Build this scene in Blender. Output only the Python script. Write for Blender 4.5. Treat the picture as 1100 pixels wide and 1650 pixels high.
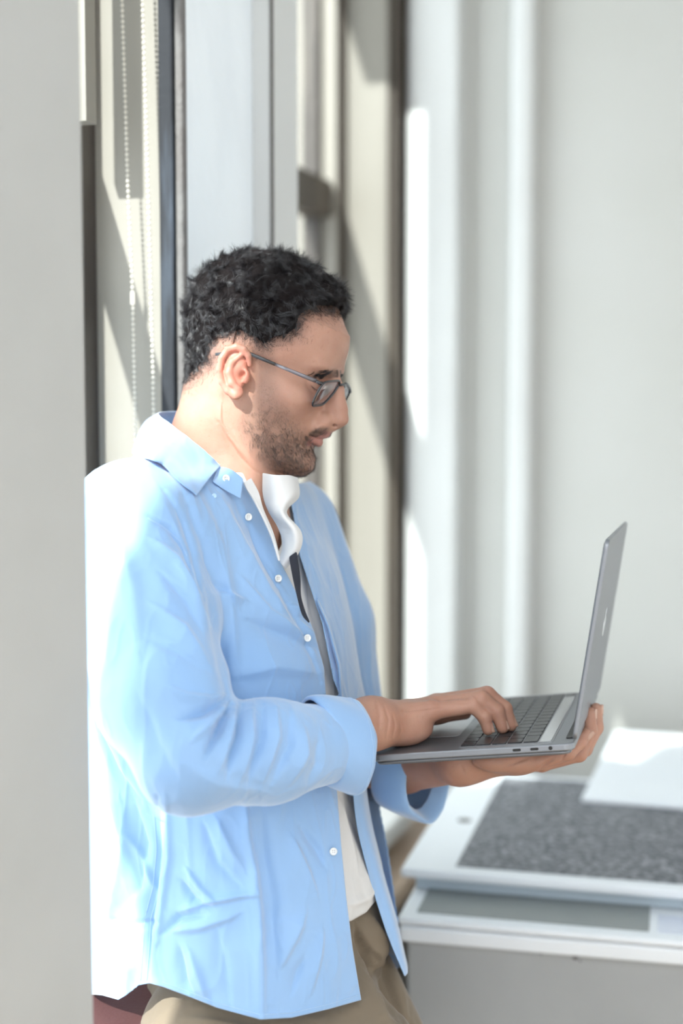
import bpy, bmesh, math, random
import numpy as np
from mathutils import Vector, Matrix
for o in list(bpy.data.objects): bpy.data.objects.remove(o)
random.seed(7); RNG = np.random.default_rng(7)
SC = bpy.context.scene; COL = SC.collection
# ------------------------------------------------------------------ camera
LENS = 50.0; F = LENS/36*1650; PITCH = math.atan(175/F); CAMZ = 1.60
cam = bpy.data.objects.new('camera', bpy.data.cameras.new('camera')); COL.objects.link(cam)
cam.data.sensor_fit = 'VERTICAL'; cam.data.sensor_height = 36; cam.data.lens = LENS
cam.location = (0, 0, CAMZ); cam.rotation_euler = (math.pi/2-PITCH, 0, 0)
cam.data.clip_start = .05; cam.data.dof.use_dof = True
cam.data.dof.focus_distance = 1.49; cam.data.dof.aperture_fstop = 1.9
SC.camera = cam
cp, sp = math.cos(PITCH), math.sin(PITCH)
# ------------------------------------------------------------------ light
SC.view_settings.view_transform = 'Standard'; SC.view_settings.look = 'None'
SC.view_settings.gamma = 1.0; SC.view_settings.exposure = 0.2; SC.view_settings.use_curve_mapping = False
SUN_AZ, SUN_EL, SUN_E = math.radians(32), math.radians(37), 9.5; SKY_LO, SKY_HI = .48, 4.4
world = bpy.data.worlds.new('sky'); SC.world = world; world.use_nodes = True
wn = world.node_tree; bgn = wn.nodes['Background']
bgn.inputs[0].default_value = (.97, .985, 1.0, 1)
_tc = wn.nodes.new('ShaderNodeTexCoord'); _dp = wn.nodes.new('ShaderNodeVectorMath'); _dp.operation = 'DOT_PRODUCT'; _dp.inputs[1].default_value = (-.78, -.02, .62)
_mr = wn.nodes.new('ShaderNodeMapRange'); _mr.interpolation_type = 'SMOOTHSTEP'; _mr.inputs[1].default_value = -.5; _mr.inputs[2].default_value = .95
_mr.inputs[3].default_value = SKY_LO; _mr.inputs[4].default_value = SKY_HI      # brighter sky on the window side
wn.links.new(_tc.outputs['Generated'], _dp.inputs[0]); wn.links.new(_dp.outputs['Value'], _mr.inputs[0]); wn.links.new(_mr.outputs[0], bgn.inputs[1])
sun = bpy.data.objects.new('sun', bpy.data.lights.new('sun', 'SUN')); COL.objects.link(sun)
sun.data.energy = SUN_E; sun.data.angle = math.radians(.6); sun.data.color = (1, .965, .91)
sd = Vector((math.sin(SUN_AZ)*math.cos(SUN_EL), math.cos(SUN_AZ)*math.cos(SUN_EL), -math.sin(SUN_EL)))
sun.rotation_euler = sd.to_track_quat('-Z', 'Y').to_euler()
# ------------------------------------------------------------------ helpers
def c2w(P):                       # camera frame (right, depth, up) -> world
    P = np.asarray(P, float); X, D, U = P[..., 0], P[..., 1], P[..., 2]
    return np.stack([X, D*cp+U*sp, CAMZ-D*sp+U*cp], -1)
def w2c(P):
    P = np.asarray(P, float); x, y, z = P[..., 0], P[..., 1], P[..., 2]-CAMZ
    return np.stack([x, y*cp-z*sp, y*sp+z*cp], -1)
def C(px, py, d): return np.array([(px-550)/F*d, d, (825-py)/F*d])
def proj(Pc):
    return np.stack([550+Pc[..., 0]/Pc[..., 1]*F, 825-Pc[..., 2]/Pc[..., 1]*F], -1)
def on_z(px, py, z):              # world point of height z seen at a pixel
    d = c2w(C(px, py, 1.))-np.array([0, 0, CAMZ]); t = (z-CAMZ)/d[2]
    return np.array([0, 0, CAMZ])+d*t
def mesh_np(name, V, Fq, mats, parent=None, smooth=True, midx=None, world=False):
    V = np.asarray(V, float)
    if not world: V = c2w(V)
    me = bpy.data.meshes.new(name)
    if isinstance(Fq, np.ndarray):
        nf, k = Fq.shape
        me.vertices.add(len(V)); me.vertices.foreach_set('co', V.astype(np.float32).ravel())
        me.loops.add(nf*k); me.loops.foreach_set('vertex_index', Fq.astype(np.int32).ravel())
        me.polygons.add(nf); me.polygons.foreach_set('loop_start', np.arange(0, nf*k, k, dtype=np.int32))
        me.update(calc_edges=True); me.validate()
    else:
        me.from_pydata([tuple(v) for v in V], [], Fq); me.update()
    for m in (mats if isinstance(mats, (list, tuple)) else [mats]): me.materials.append(m)
    me.polygons.foreach_set('use_smooth', [smooth]*len(me.polygons))
    if midx is not None: me.polygons.foreach_set('material_index', midx)
    o = bpy.data.objects.new(name, me); COL.objects.link(o)
    if parent: o.parent = parent
    return o
def tag(o, label=None, cat=None, group=None, kind=None):
    if label: o['label'] = label
    if cat: o['category'] = cat
    if group: o['group'] = group
    if kind: o['kind'] = kind
    return o
def empty(name, loc=(0, 0, 0)):
    o = bpy.data.objects.new(name, None); COL.objects.link(o); o.location = loc
    o.empty_display_size = .05
    return o
def reparent(o, p):               # keep the world place
    o.parent = p; o.matrix_parent_inverse = Matrix.Translation(-Vector(p.location))
def nm(nt, t, **kw):
    n = nt.nodes.new(t)
    for k, v in kw.items(): setattr(n, k, v)
    return n
def mat(name, col, rough=.6, metal=0, noise=None, bump=None, spec=.5, sss=0, sheen=0, coord='Object'):
    """noise=(scale, colour2, lo, hi[, stretch]); bump=(scale, strength, dist[, stretch])"""
    m = bpy.data.materials.new(name); m.use_nodes = True; nt = m.node_tree; b = nt.nodes['Principled BSDF']
    b.inputs['Base Color'].default_value = (*col, 1); b.inputs['Roughness'].default_value = rough
    b.inputs['Metallic'].default_value = metal; b.inputs['Specular IOR Level'].default_value = spec
    if sss:
        b.inputs['Subsurface Weight'].default_value = sss
        b.inputs['Subsurface Radius'].default_value = (1, .35, .2); b.inputs['Subsurface Scale'].default_value = .008
    if sheen: b.inputs['Sheen Weight'].default_value = sheen
    tc = nm(nt, 'ShaderNodeTexCoord')
    def nz(scale, st, detail=5):
        mp = nm(nt, 'ShaderNodeMapping'); mp.inputs['Scale'].default_value = st
        nt.links.new(tc.outputs[coord], mp.inputs[0])
        n = nm(nt, 'ShaderNodeTexNoise'); n.inputs['Scale'].default_value = scale; n.inputs['Detail'].default_value = detail
        nt.links.new(mp.outputs[0], n.inputs['Vector']); return n
    if noise:
        n = nz(noise[0], noise[4] if len(noise) > 4 else (1, 1, 1))
        r = nm(nt, 'ShaderNodeMapRange'); r.inputs[1].default_value = noise[2]; r.inputs[2].default_value = noise[3]
        mx = nm(nt, 'ShaderNodeMix', data_type='RGBA'); mx.inputs[6].default_value = (*col, 1); mx.inputs[7].default_value = (*noise[1], 1)
        nt.links.new(n.outputs[0], r.inputs[0]); nt.links.new(r.outputs[0], mx.inputs[0])
        nt.links.new(mx.outputs[2], b.inputs['Base Color'])
    if bump:
        n = nz(bump[0], bump[3] if len(bump) > 3 else (1, 1, 1), 3)
        bp = nm(nt, 'ShaderNodeBump'); bp.inputs['Strength'].default_value = bump[1]; bp.inputs['Distance'].default_value = bump[2]
        nt.links.new(n.outputs[0], bp.inputs['Height']); nt.links.new(bp.outputs[0], b.inputs['Normal'])
    return m
def box_geo(V, Fs, corners):      # corners: 8 points, bottom 4 ccw then top 4
    b = len(V); V += [tuple(c) for c in corners]
    Fs += [tuple(b+i for i in f) for f in ((0, 3, 2, 1), (4, 5, 6, 7), (0, 1, 5, 4), (1, 2, 6, 5), (2, 3, 7, 6), (3, 0, 4, 7))]
def bevel_mod(o, w, seg=2):
    b = o.modifiers.new('b', 'BEVEL'); b.width = w; b.segments = seg; b.limit_method = 'ANGLE'
    for p in o.data.polygons: p.use_smooth = False
# ================================================================== ROOM
WA = math.atan(.33); WO = np.array([-.2725, 1.5]); ww = np.array([math.sin(WA), math.cos(WA)]); wnv = np.array([math.cos(WA), -math.sin(WA)])
def SN(s, n, z): p = WO+ww*s+wnv*n; return (p[0], p[1], z)
def n_at(px, s):
    r = (px-550)/F; p = WO+ww*s; return (r*p[1]-p[0])/(wnv[0]-r*wnv[1])
def s_at(px, n):
    r = (px-550)/F; p = WO+wnv*n; return (r*p[1]-p[0])/(ww[0]-r*ww[1])
def wbox(name, s0, s1, n0, n1, z0, z1, m, parent=None, bev=0, kind='structure'):
    V, Fs = [], []
    box_geo(V, Fs, [SN(s0, n0, z0), SN(s0, n1, z0), SN(s1, n1, z0), SN(s1, n0, z0), SN(s0, n0, z1), SN(s0, n1, z1), SN(s1, n1, z1), SN(s1, n0, z1)])
    o = mesh_np(name, V, Fs, m, parent, smooth=False, world=True)
    if bev: bevel_mod(o, bev)
    if kind and not parent: o['kind'] = kind
    return o
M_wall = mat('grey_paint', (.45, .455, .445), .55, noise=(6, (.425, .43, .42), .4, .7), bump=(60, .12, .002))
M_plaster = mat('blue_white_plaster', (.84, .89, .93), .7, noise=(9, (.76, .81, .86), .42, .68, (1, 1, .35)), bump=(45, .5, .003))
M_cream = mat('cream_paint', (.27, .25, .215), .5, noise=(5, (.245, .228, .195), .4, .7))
M_white = mat('white_paint', (.62, .63, .62), .5, noise=(4, (.585, .59, .58), .4, .7))
M_dark = mat('dark_bronze_paint', (.055, .045, .038), .4, noise=(25, (.12, .10, .08), .5, .75, (1, 1, .15)), bump=(60, .4, .002))
M_brown = mat('brown_frame_paint', (.048, .036, .026), .6, noise=(14, (.085, .066, .048), .45, .7, (1, 1, .1)))
M_steel = mat('blue_grey_steel', (.012, .014, .019), .75, noise=(30, (.07, .09, .12), .5, .72, (1, 1, .12)), bump=(80, .4, .002))
M_peel = mat('worn_grey_edge', (.17, .165, .16), .7, noise=(40, (.14, .13, .125), .45, .6, (1, 1, .3)), bump=(70, .8, .004))
M_wood = mat('light_wood', (.52, .40, .30), .5, noise=(12, (.42, .31, .22), .4, .65, (1, 6, 1)))
M_floor = mat('floor_boards', (.46, .36, .25), .45, noise=(8, (.36, .27, .18), .4, .7, (8, .6, 1)))
M_endw = mat('pale_grey_wall', (.50, .50, .475), .6, noise=(3, (.475, .475, .445), .35, .7), bump=(30, .1, .002))
gm = bpy.data.materials.new('window_glass'); gm.use_nodes = True; nt = gm.node_tree; nt.nodes.clear()
o_ = nm(nt, 'ShaderNodeOutputMaterial'); tr = nm(nt, 'ShaderNodeBsdfTransparent'); gl = nm(nt, 'ShaderNodeBsdfGlossy'); gl.inputs['Roughness'].default_value = .02
mx = nm(nt, 'ShaderNodeMixShader'); mx.inputs[0].default_value = .07
tr.inputs[0].default_value = (.93, .97, .98, 1)
nt.links.new(tr.outputs[0], mx.inputs[1]); nt.links.new(gl.outputs[0], mx.inputs[2]); nt.links.new(mx.outputs[0], o_.inputs[0])
M_glass = gm
ZT = 3.6
# near pier, its edge blurred at the left of the picture
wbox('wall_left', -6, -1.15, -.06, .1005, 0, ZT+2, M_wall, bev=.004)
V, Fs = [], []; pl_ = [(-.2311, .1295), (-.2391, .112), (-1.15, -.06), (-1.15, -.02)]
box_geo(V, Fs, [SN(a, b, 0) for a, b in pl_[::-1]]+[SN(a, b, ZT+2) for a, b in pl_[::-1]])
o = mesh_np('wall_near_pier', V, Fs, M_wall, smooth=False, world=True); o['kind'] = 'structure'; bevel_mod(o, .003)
# pier between the two windows
SP0, SP1 = .263, .484
wbox('wall_pier', SP0, .60, -.30, 0, 0, ZT, M_plaster, bev=.004)
wbox('trim_1', SP1, .58, -.001, .027, 0, ZT, M_white, bev=.003)
wbox('trim_gap_shade', .4815, .4865, .0272, .0302, 0, ZT, M_dark)  # dark strip painted in for the shade of the groove between the boards
wbox('trim_3', .4875, .582, .0265, .0305, 0, ZT, M_white, bev=.002)
# wall above and below the windows, far corner
SE = 1.658; S2 = 1.547
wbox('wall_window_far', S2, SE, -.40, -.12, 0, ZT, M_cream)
wbox('wall_back', SE, SE+.2, -1.2, 3.5, 0, ZT, M_endw)
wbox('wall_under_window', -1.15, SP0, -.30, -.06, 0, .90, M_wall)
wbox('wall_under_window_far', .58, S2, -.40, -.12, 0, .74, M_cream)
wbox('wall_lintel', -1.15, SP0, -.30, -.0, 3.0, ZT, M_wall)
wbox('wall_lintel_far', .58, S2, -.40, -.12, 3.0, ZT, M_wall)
wbox('wall_right', -3.5, SE+.2, 2.4, 2.5, 0, ZT, M_plaster)
wbox('ceiling', -1.2, SE+.2, -.4, 2.5, ZT, ZT+.05, M_plaster)
wbox('floor', -3, SE+.2, -.5, 3.5, -.05, 0, M_floor)
# ---- window 1 (beside the man): reveal board, dark edge, sashes
nA = n_at(160, SP0-.012); nB = n_at(264, SP0-.012); nC = n_at(282, SP0-.02)
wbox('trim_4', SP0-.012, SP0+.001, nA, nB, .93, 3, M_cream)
wbox('trim_5', SP0-.020, SP0+.001, nB, nC, .93, 3, M_steel, bev=.003)
wbox('trim_6', SP0-.014, SP0+.002, nC, .004, .93, 3, M_peel, bev=.004)
w1 = wbox('window_1', SP0-.05, SP0, nA-.012, nA, .93, 3, M_dark)
fn = [('window_frame', SP0-.035, SP0, nA-.026, nA-.012, .93, 3, M_steel), ('window_frame', SP0-.075, SP0-.02, nA-.05, nA-.026, .93, 3, M_brown),
      ('window_frame', -1.30, -1.25, nA-.05, nA-.012, .93, 3, M_brown)]
for a in fn: wbox(*a, parent=w1)
wbox('sash', SP0-.11, SP0-.085, n_at(112, SP0-.1), n_at(146, SP0-.11), 1.925, 3, M_cream, parent=w1)
wbox('meeting_rail', -1.25, SP0-.075, nA-.055, nA-.018, 1.925, 1.965, M_brown, parent=w1)
wbox('window_pane', -1.25, SP0-.07, nA-.038, nA-.034, .97, 2.98, M_glass, parent=w1)
wbox('window_sill', -.95, SP0, nA-.04, .10, .90, .935, M_white, parent=w1, bev=.006)
wbox('window_sill', -.95, SP0, .10, .125, .885, .925, M_brown, parent=w1, bev=.004)
M_leather = mat('dark_red_leather', (.10, .04, .038), .45, bump=(300, .3, .001))
st = wbox('seat_cushion', -.22, .12, -.02, .155, .9352, .952, M_leather, kind=None); st.modifiers.clear(); bevel_mod(st, .012, 4); tag(st, 'dark red leather cushion on the window sill under his hip', 'cushion')
# ---- window 2 (blurred, beyond the pier)
n0 = n_at(625, S2)
M_cream_shade = mat('shaded_cream_paint', (.20, .185, .155), .5, noise=(14, (.17, .155, .13), .4, .7, (1, 1, .05)))  # darker cream: shade on the far reveal is put into its colour
w2 = wbox('window_2', S2-.012, S2, n_at(560, S2), n0, .78, 3, M_cream_shade)
wbox('window_frame', S2-.03, S2+.01, n_at(560, S2)-.028, n_at(560, S2), .78, 3, M_brown, parent=w2)
wbox('sash', S2-.05, S2, n_at(535, S2)-.012, n_at(553, S2), .78, 3, M_cream, parent=w2)
wbox('window_frame', S2-.07, S2, n_at(505, S2), n_at(535, S2)-.008, .78, 3, M_dark, parent=w2)
wbox('window_frame', .60, .66, n_at(505, S2), n_at(550, S2), .78, 3, M_brown, parent=w2)
wbox('meeting_rail', .66, S2-.05, n_at(505, S2), n_at(548, S2), 1.985, 2.06, M_brown, parent=w2, bev=.006)
nn = n_at(510, S2); wbox('window_pane', .66, S2-.05, nn, nn+.004, .8, 2.98, M_glass, parent=w2)
wbox('window_sill', .582, S2, -.40, -.03, .74, .78, M_white, parent=w2, bev=.006)
wbox('trim_7', S2, SE-.02, -.125, -.105, .74, 3, M_brown, bev=.006)
wbox('trim_8', .6, SE, -.12, .02, .66, .70, M_wood, bev=.006)
# ---- end wall pilasters and mouldings
def pil(name, p0, p1, th, m, bev):
    return wbox(name, SE-th, SE+.01, n_at(p0, SE-th), n_at(p1, SE-th), 0, ZT, m, bev=bev)
pil('trim_9', 652, 735, .06, M_white, .012); pil('trim_10', 815, 852, .05, M_white, .015)
pil('trim_11', 735, 756, .02, M_endw, .008)
wbox('baseboard_back', SE-.02, SE, -.1, 3.4, 0, .14, M_white)
# ---- roller blind chains hanging in the first window
M_bead = mat('ivory_plastic_beads', (.66, .62, .54), .35)
def chain(name, pts, label, r=.0021, step=.0062, clip=None):
    """pts: pixel + s polyline, hangs as a string of round beads"""
    P = [np.array(SN(s, n_at(px, s), 0)) for px, py, s in pts]
    Q = []
    for (px, py, s), p in zip(pts, P):
        d = p[1]; Q.append(np.array([p[0], p[1], 0]));
        cc = w2c(np.array([p[0], p[1], 1.6])); U = (825-py)/F*cc[1]
        z = CAMZ+(U+ (p[1]*cp*0))/cp - 0
        # solve height so that the point is seen at py
        dirw = c2w(C(px, py, 1.))-np.array([0, 0, CAMZ]); t = p[1]/dirw[1]; Q[-1][2] = CAMZ+dirw[2]*t
    V, Fs = [], []; nb = 0
    bm = bmesh.new(); prev = None
    for a, b in zip(Q[:-1], Q[1:]):
        L = np.linalg.norm(b-a); k = int(L/step)
        for i in range(k):
            c = a+(b-a)*(i/k)
            bmesh.ops.create_icosphere(bm, subdivisions=2, radius=r, matrix=Matrix.Translation(Vector(c)))
        v = [bm.verts.new(Vector(q)+Vector(e)) for q in (a, b) for e in ((.0005, 0, 0), (-.0003, .0004, 0), (-.0003, -.0004, 0))]
        for i in range(3): bm.faces.new((v[i], v[(i+1) % 3], v[3+(i+1) % 3], v[3+i]))
    me = bpy.data.meshes.new(name); bm.to_mesh(me); bm.free(); me.materials.append(M_bead)
    for p in me.polygons: p.use_smooth = True
    o = bpy.data.objects.new(name, me); COL.objects.link(o)
    return tag(o, label, 'blind chain'), Q
cs = SP0-.035
ch1, q1 = chain('blind_chain', [(201, -260, cs), (205, 0, cs), (211, 300, cs), (217, 480, cs), (219, 700, cs), (221, 1000, cs)], 'ivory beaded blind cord with a connector, hanging further from the dark window edge')
ch2, q2 = chain('blind_chain', [(233, -260, cs), (237, 0, cs), (243, 300, cs), (248, 600, cs), (251, 1000, cs)], 'ivory beaded blind cord hanging closest to the dark window edge, without a connector')
bm = bmesh.new(); bmesh.ops.create_cone(bm, cap_ends=True, segments=16, radius1=.0032, radius2=.0028, depth=.016, matrix=Matrix.Translation(Vector(q1[3])))
me = bpy.data.meshes.new('cord_connector'); bm.to_mesh(me); bm.free(); me.materials.append(M_bead)
o = bpy.data.objects.new('cord_connector', me); COL.objects.link(o); o.parent = ch1
# ================================================================== PRINT CABINET AND FRAMED PRINTS
M_cab = mat('grey_cabinet_paint', (.34, .355, .36), .5, noise=(9, (.32, .335, .34), .4, .7), bump=(80, .1, .002))
M_top = mat('white_board', (.76, .80, .83), .45, noise=(3, (.70, .74, .78), .4, .7))
M_edge = mat('blue_grey_board_edge', (.42, .50, .56), .5)
M_speck = mat('speckled_grey_print', (.07, .078, .09), .8, noise=(140, (.33, .34, .36), .40, .72), bump=(160, .5, .002))
M_gprint = mat('grey_green_print', (.20, .225, .225), .35, noise=(6, (.26, .28, .27), .35, .7))
M_pprint = mat('pale_print', (.62, .66, .74), .4, noise=(7, (.50, .55, .66), .4, .7))
M_nprint = mat('navy_print', (.04, .055, .085), .4, noise=(30, (.30, .34, .42), .6, .8))
M_scuff = mat('dark_scuff', (.15, .15, .15), .8)
def quadslab(name, A, B, Cc, D, z0, z1, m, parent=None, bev=.003):
    V, Fs = [], []
    box_geo(V, Fs, [(p[0], p[1], z0) for p in (A, B, Cc, D)]+[(p[0], p[1], z1) for p in (A, B, Cc, D)])
    o = mesh_np(name, V, Fs, m, parent, smooth=False, world=True)
    if bev: bevel_mod(o, bev)
    return o
def par(P, dx, dy, ang):           # rectangle in plan: P front left corner
    a = np.array([math.cos(ang), -math.sin(ang)]); b = np.array([math.sin(ang), math.cos(ang)]); P = np.array(P[:2])
    return [P, P+a*dx, P+a*dx+b*dy, P+b*dy]
ZC = .90
P0 = on_z(643, 1492, ZC); ANG = math.radians(13)
def sub(R, u0, u1, v0, v1):
    A, B, Cc, D = R; f = lambda u, v: A+(B-A)*u+(D-A)*v
    return [f(u0, v0), f(u1, v0), f(u1, v1), f(u0, v1)]
R0 = par(P0, 1.25, .72, ANG)
cab = empty('plan_chest', (float(P0[0]), float(P0[1]), 0)); tag(cab, 'long grey chest with a white top under the framed prints', 'cabinet')
def kid(o, p): reparent(o, p); return o
kid(quadslab('body', *sub(R0, .008, .992, .012, .99), .02, ZC-.022, M_cab), cab)
kid(quadslab('worktop', *R0, ZC-.022, ZC, M_top, bev=.004), cab)
for (px, py, w) in ((852, 1530, .018), (930, 1543, .006)):
    a = R0[1]-R0[0]; a = a/np.linalg.norm(a); b = np.array([-a[1], a[0]])
    Q0 = R0[0]+b*.0093
    # ray with the front plane
    dr = c2w(C(px, py, 1.))-np.array([0, 0, CAMZ]); t = (Q0@b)/(dr[:2]@b); h = np.array([0, 0, CAMZ])+dr*t
    bm = bmesh.new()
    for k in range(3): bmesh.ops.create_uvsphere(bm, u_segments=12, v_segments=6, radius=.004+.003*(k == 1), matrix=Matrix.Translation(Vector(h)+Vector((a[0]*w*(k-1), a[1]*w*(k-1), -.004*(k-1))))@Matrix.Diagonal((1, .12, .6, 1)))
    me = bpy.data.meshes.new('scuff_mark'); bm.to_mesh(me); bm.free(); me.materials.append(M_scuff)
    o = bpy.data.objects.new('scuff_mark', me); COL.objects.link(o); kid(o, cab)
def framed(name, R, z, label, inner, th=.010, gfn=None):
    e = empty(name, (float(R[0][0]), float(R[0][1]), z)); tag(e, label, 'framed print')
    kid(quadslab('frame', *R, z, z+th, M_top, bev=.004), e)
    for nmn, (u0, u1, v0, v1), m in inner: kid(quadslab(nmn, *sub(R, u0, u1, v0, v1), z+th-.0005, z+th+.0015, m, bev=0), e)
    return e
PA = on_z(640, 1478, ZC+.011)
RA = par(PA, 1.1, .55, math.radians(13.5))
fa = framed('framed_print', RA, ZC+.001, 'white board with a plain grey-green print, lowest in the stack on the grey chest',
       [('grey_print', (.02, .30, .045, .95), M_gprint), ('pale_print', (.31, .98, .045, .16), M_pprint), ('navy_print', (.40, .98, .165, .95), M_nprint)])
z1 = ZC+.030
PB = on_z(645, 1414, z1)
RB = par(PB, 1.0, .55, math.radians(14))
mb = quadslab('mount_board', *par(PB+np.array([.022, .008, 0]), .99, .52, math.radians(13.7)), ZC+.0125, z1-.001, M_edge, bev=.002)
tag(mb, 'blue-grey backing board sandwiched between the two white framed prints', 'board')
fb = framed('framed_print', RB, z1, 'white board with a speckled dark grey print, top of the stack on the chest',
       [('speckled_print', (.075, .98, .045, .955), M_speck)], th=.014)
bm = bmesh.new(); h = on_z(748, 1322, z1+.0142)
bmesh.ops.create_cone(bm, cap_ends=True, segments=24, radius1=.011, radius2=.011, depth=.001, matrix=Matrix.Translation(Vector(h)))
me = bpy.data.meshes.new('round_hole'); bm.to_mesh(me); bm.free(); me.materials.append(M_scuff)
o = bpy.data.objects.new('round_hole', me); COL.objects.link(o); kid(o, fb)
ZD = .9555
PD = on_z(936, 1284, ZD)
RD = par(PD, .8, .50, math.radians(17))
wb = quadslab('mount_board', *RD, ZD-.010, ZD, M_top, bev=.004); tag(wb, 'plain white board lying across the rear corner of the speckled print', 'board')

# ================================================================== LAPTOP
M_alu = mat('space_grey_aluminium', (.27, .285, .31), .4, metal=.75, bump=(900, .03, .0005))
M_alud = mat('dark_aluminium', (.20, .21, .23), .35, metal=.7)
M_key = mat('black_keys', (.025, .026, .03), .35)
M_well = mat('keyboard_well', (.30, .31, .33), .45, metal=.5)
M_bar = mat('touch_bar', (.42, .43, .43), .15)
M_scr = mat('black_screen', (.01, .011, .013), .08)
M_port = mat('port_black', (.01, .01, .01), .5)
M_logo = mat('polished_logo', (.85, .87, .9), .12, metal=.9)
LR = np.array([[0.96071126, 0.25415361, -0.11153388], [-0.2583378, 0.96574196, -0.02457751], [0.10146649, 0.05242531, 0.99345666]])
LO = np.array([0.02943934, 1.485302, -0.2541784]); LW, LL, LH = .304, .212, .208; LANG = 1.30393473
TH = .0075
Rw = np.stack([c2w(LR[:, i])-c2w(np.zeros(3)) for i in range(3)], 1)   # laptop axes in the world
LM = Matrix([[*Rw[i], 0] for i in range(3)]+[[0, 0, 0, 1]]); LM.translation = Vector(c2w(LO))
lap = empty('laptop'); lap.matrix_world = LM
tag(lap, 'grey aluminium laptop held open on one hand, keys facing the man', 'laptop')
def L2c(a, b, c): return LO+LR@np.array([a, b, c])       # a forward, b across (away from camera), c up
def rrect(w0, w1, h0, h1, r, seg=6, rs=None):
    pts = []
    for (cx, cy, a0, k) in ((w1, h1, 0, 0), (w0, h1, 90, 1), (w0, h0, 180, 2), (w1, h0, 270, 3)):
        rr = r if rs is None else rs[k]
        sx = -1 if cx == w1 else 1; sy = -1 if cy == h1 else 1
        for i in range(seg+1):
            t = math.radians(a0+90*i/seg); pts.append((cx+sx*rr+rr*math.cos(t), cy+sy*rr+rr*math.sin(t)))
    return pts
def slab(name, pts, z0, z1, m, parent, bev=0, axis=None):
    n = len(pts); V = [(x, y, z0) for x, y in pts]+[(x, y, z1) for x, y in pts]
    Fs = [tuple(range(n))[::-1], tuple(range(n, 2*n))]+[(i, (i+1) % n, n+(i+1) % n, n+i) for i in range(n)]
    if axis is not None: V = [axis(v) for v in V]
    o = mesh_np(name, V, Fs, m, parent, smooth=False, world=True)
    if bev: bevel_mod(o, bev, 3)
    return o
base = slab('base', rrect(0, LL, 0, LW, .010), -TH, 0, M_alu, lap, bev=.0016)
slab('bottom_case', rrect(.004, LL-.004, .004, LW-.004, .010), -TH-.0045, -TH, M_alud, lap, bev=.003)
slab('trackpad', rrect(.006, .082, .075, .229, .004), 0, .0003, mat('trackpad', (.40, .415, .44), .3, metal=.6), lap)
KX0, KX1, KY0, KY1 = .092, .190, .012, .292
slab('keyboard_well', rrect(KX0, KX1, KY0, KY1, .003), 0, .0004, M_well, lap)
proto = None
# rows run along b; first row (space bar row) nearest the man
rows = [(KX0+.0015, .0165, [1, 1, 1, 1.25, 5.2, 1.25, 1, 1, 1, 1]), ]
pit = (KX1-KX0-.015-.0015)/5
rr_ = [[1, 1, 1, 1.25, 5.3, 1.25, 1, 1, 1, 1], [2.3]+[1]*10+[2.3], [1.8]+[1]*11+[1.8], [1.5]+[1]*12+[1.1], [1]*13+[1.6]]
for ri, row in enumerate(rr_):
    tot = sum(row); b = KY0+.002; Wd = KY1-KY0-.004; a0 = KX0+.0015+ri*pit
    for wk in reversed(row):
        wd = Wd*wk/tot
        slab('keyboard_key', rrect(a0+.0006, a0+pit-.0012, b+.0006, b+wd-.0012, .0015, 2), .0004, .0016, M_key, lap)
        b += wd
slab('touch_bar', rrect(KX1-.014, KX1-.002, KY0+.002, KY1-.02, .001), .0004, .001, M_bar, lap)
slab('power_key', rrect(KX1-.014, KX1-.002, KY1-.018, KY1-.002, .001), .0004, .0012, M_key, lap)
for sgn, (b0, b1) in enumerate(((.003, .0095), (LW-.0095, LW-.003))):
    V = slab('speaker_grille', rrect(.095, .188, b0, b1, .002), 0, .0003, M_well, lap)
for k, (a0, a1) in enumerate(((.150, .1585), (.168, .1765))):
    slab('port', rrect(a0, a1, -.0048, -.0022, .0012, 4), -.0004, .002, M_port, lap, axis=lambda v: (v[0], v[2], v[1]))
slab('headphone_jack', rrect(.1865, .1905, -.0055, -.0015, .0019, 5), -.0004, .002, M_port, lap, axis=lambda v: (v[0], v[2], v[1]))
# hinge and lid
def lidax(v):     # v = (up the lid, across, thickness outward)
    ca, sa = math.cos(LANG), math.sin(LANG)
    return (LL-.002+v[0]*ca+v[2]*sa, v[1], .001+v[0]*sa-v[2]*ca)
lid = slab('lid', rrect(.002, LH, 0, LW, .009), 0, .0048, M_alu, lap, bev=.0015, axis=lidax)
slab('screen', rrect(.014, LH-.004, .004, LW-.004, .006), -.0006, .0002, M_scr, lid, axis=lidax)
slab('hinge', rrect(LL-.010, LL-.002, .025, LW-.025, .003), -.004, .001, M_port, lap)
lg = []
for i in range(40):
    t = 2*math.pi*i/40; r = .0135*(1-.10*math.cos(2*t)-.09*max(0, math.cos(t))**6+.0*math.sin(t))
    lg.append((LH*.50+r*math.cos(t)*.95-.003, LW/2+r*math.sin(t)))
slab('logo', lg, .0047, .0051, M_logo, lid, axis=lidax)
lf = [(LH*.50+.0115+.006*math.cos(t)-.0, LW/2+.0+.0035*math.sin(t)) for t in np.linspace(0, 2*math.pi, 16, endpoint=False)]
slab('logo', lf, .0047, .0051, M_logo, lid, axis=lidax)
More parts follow.
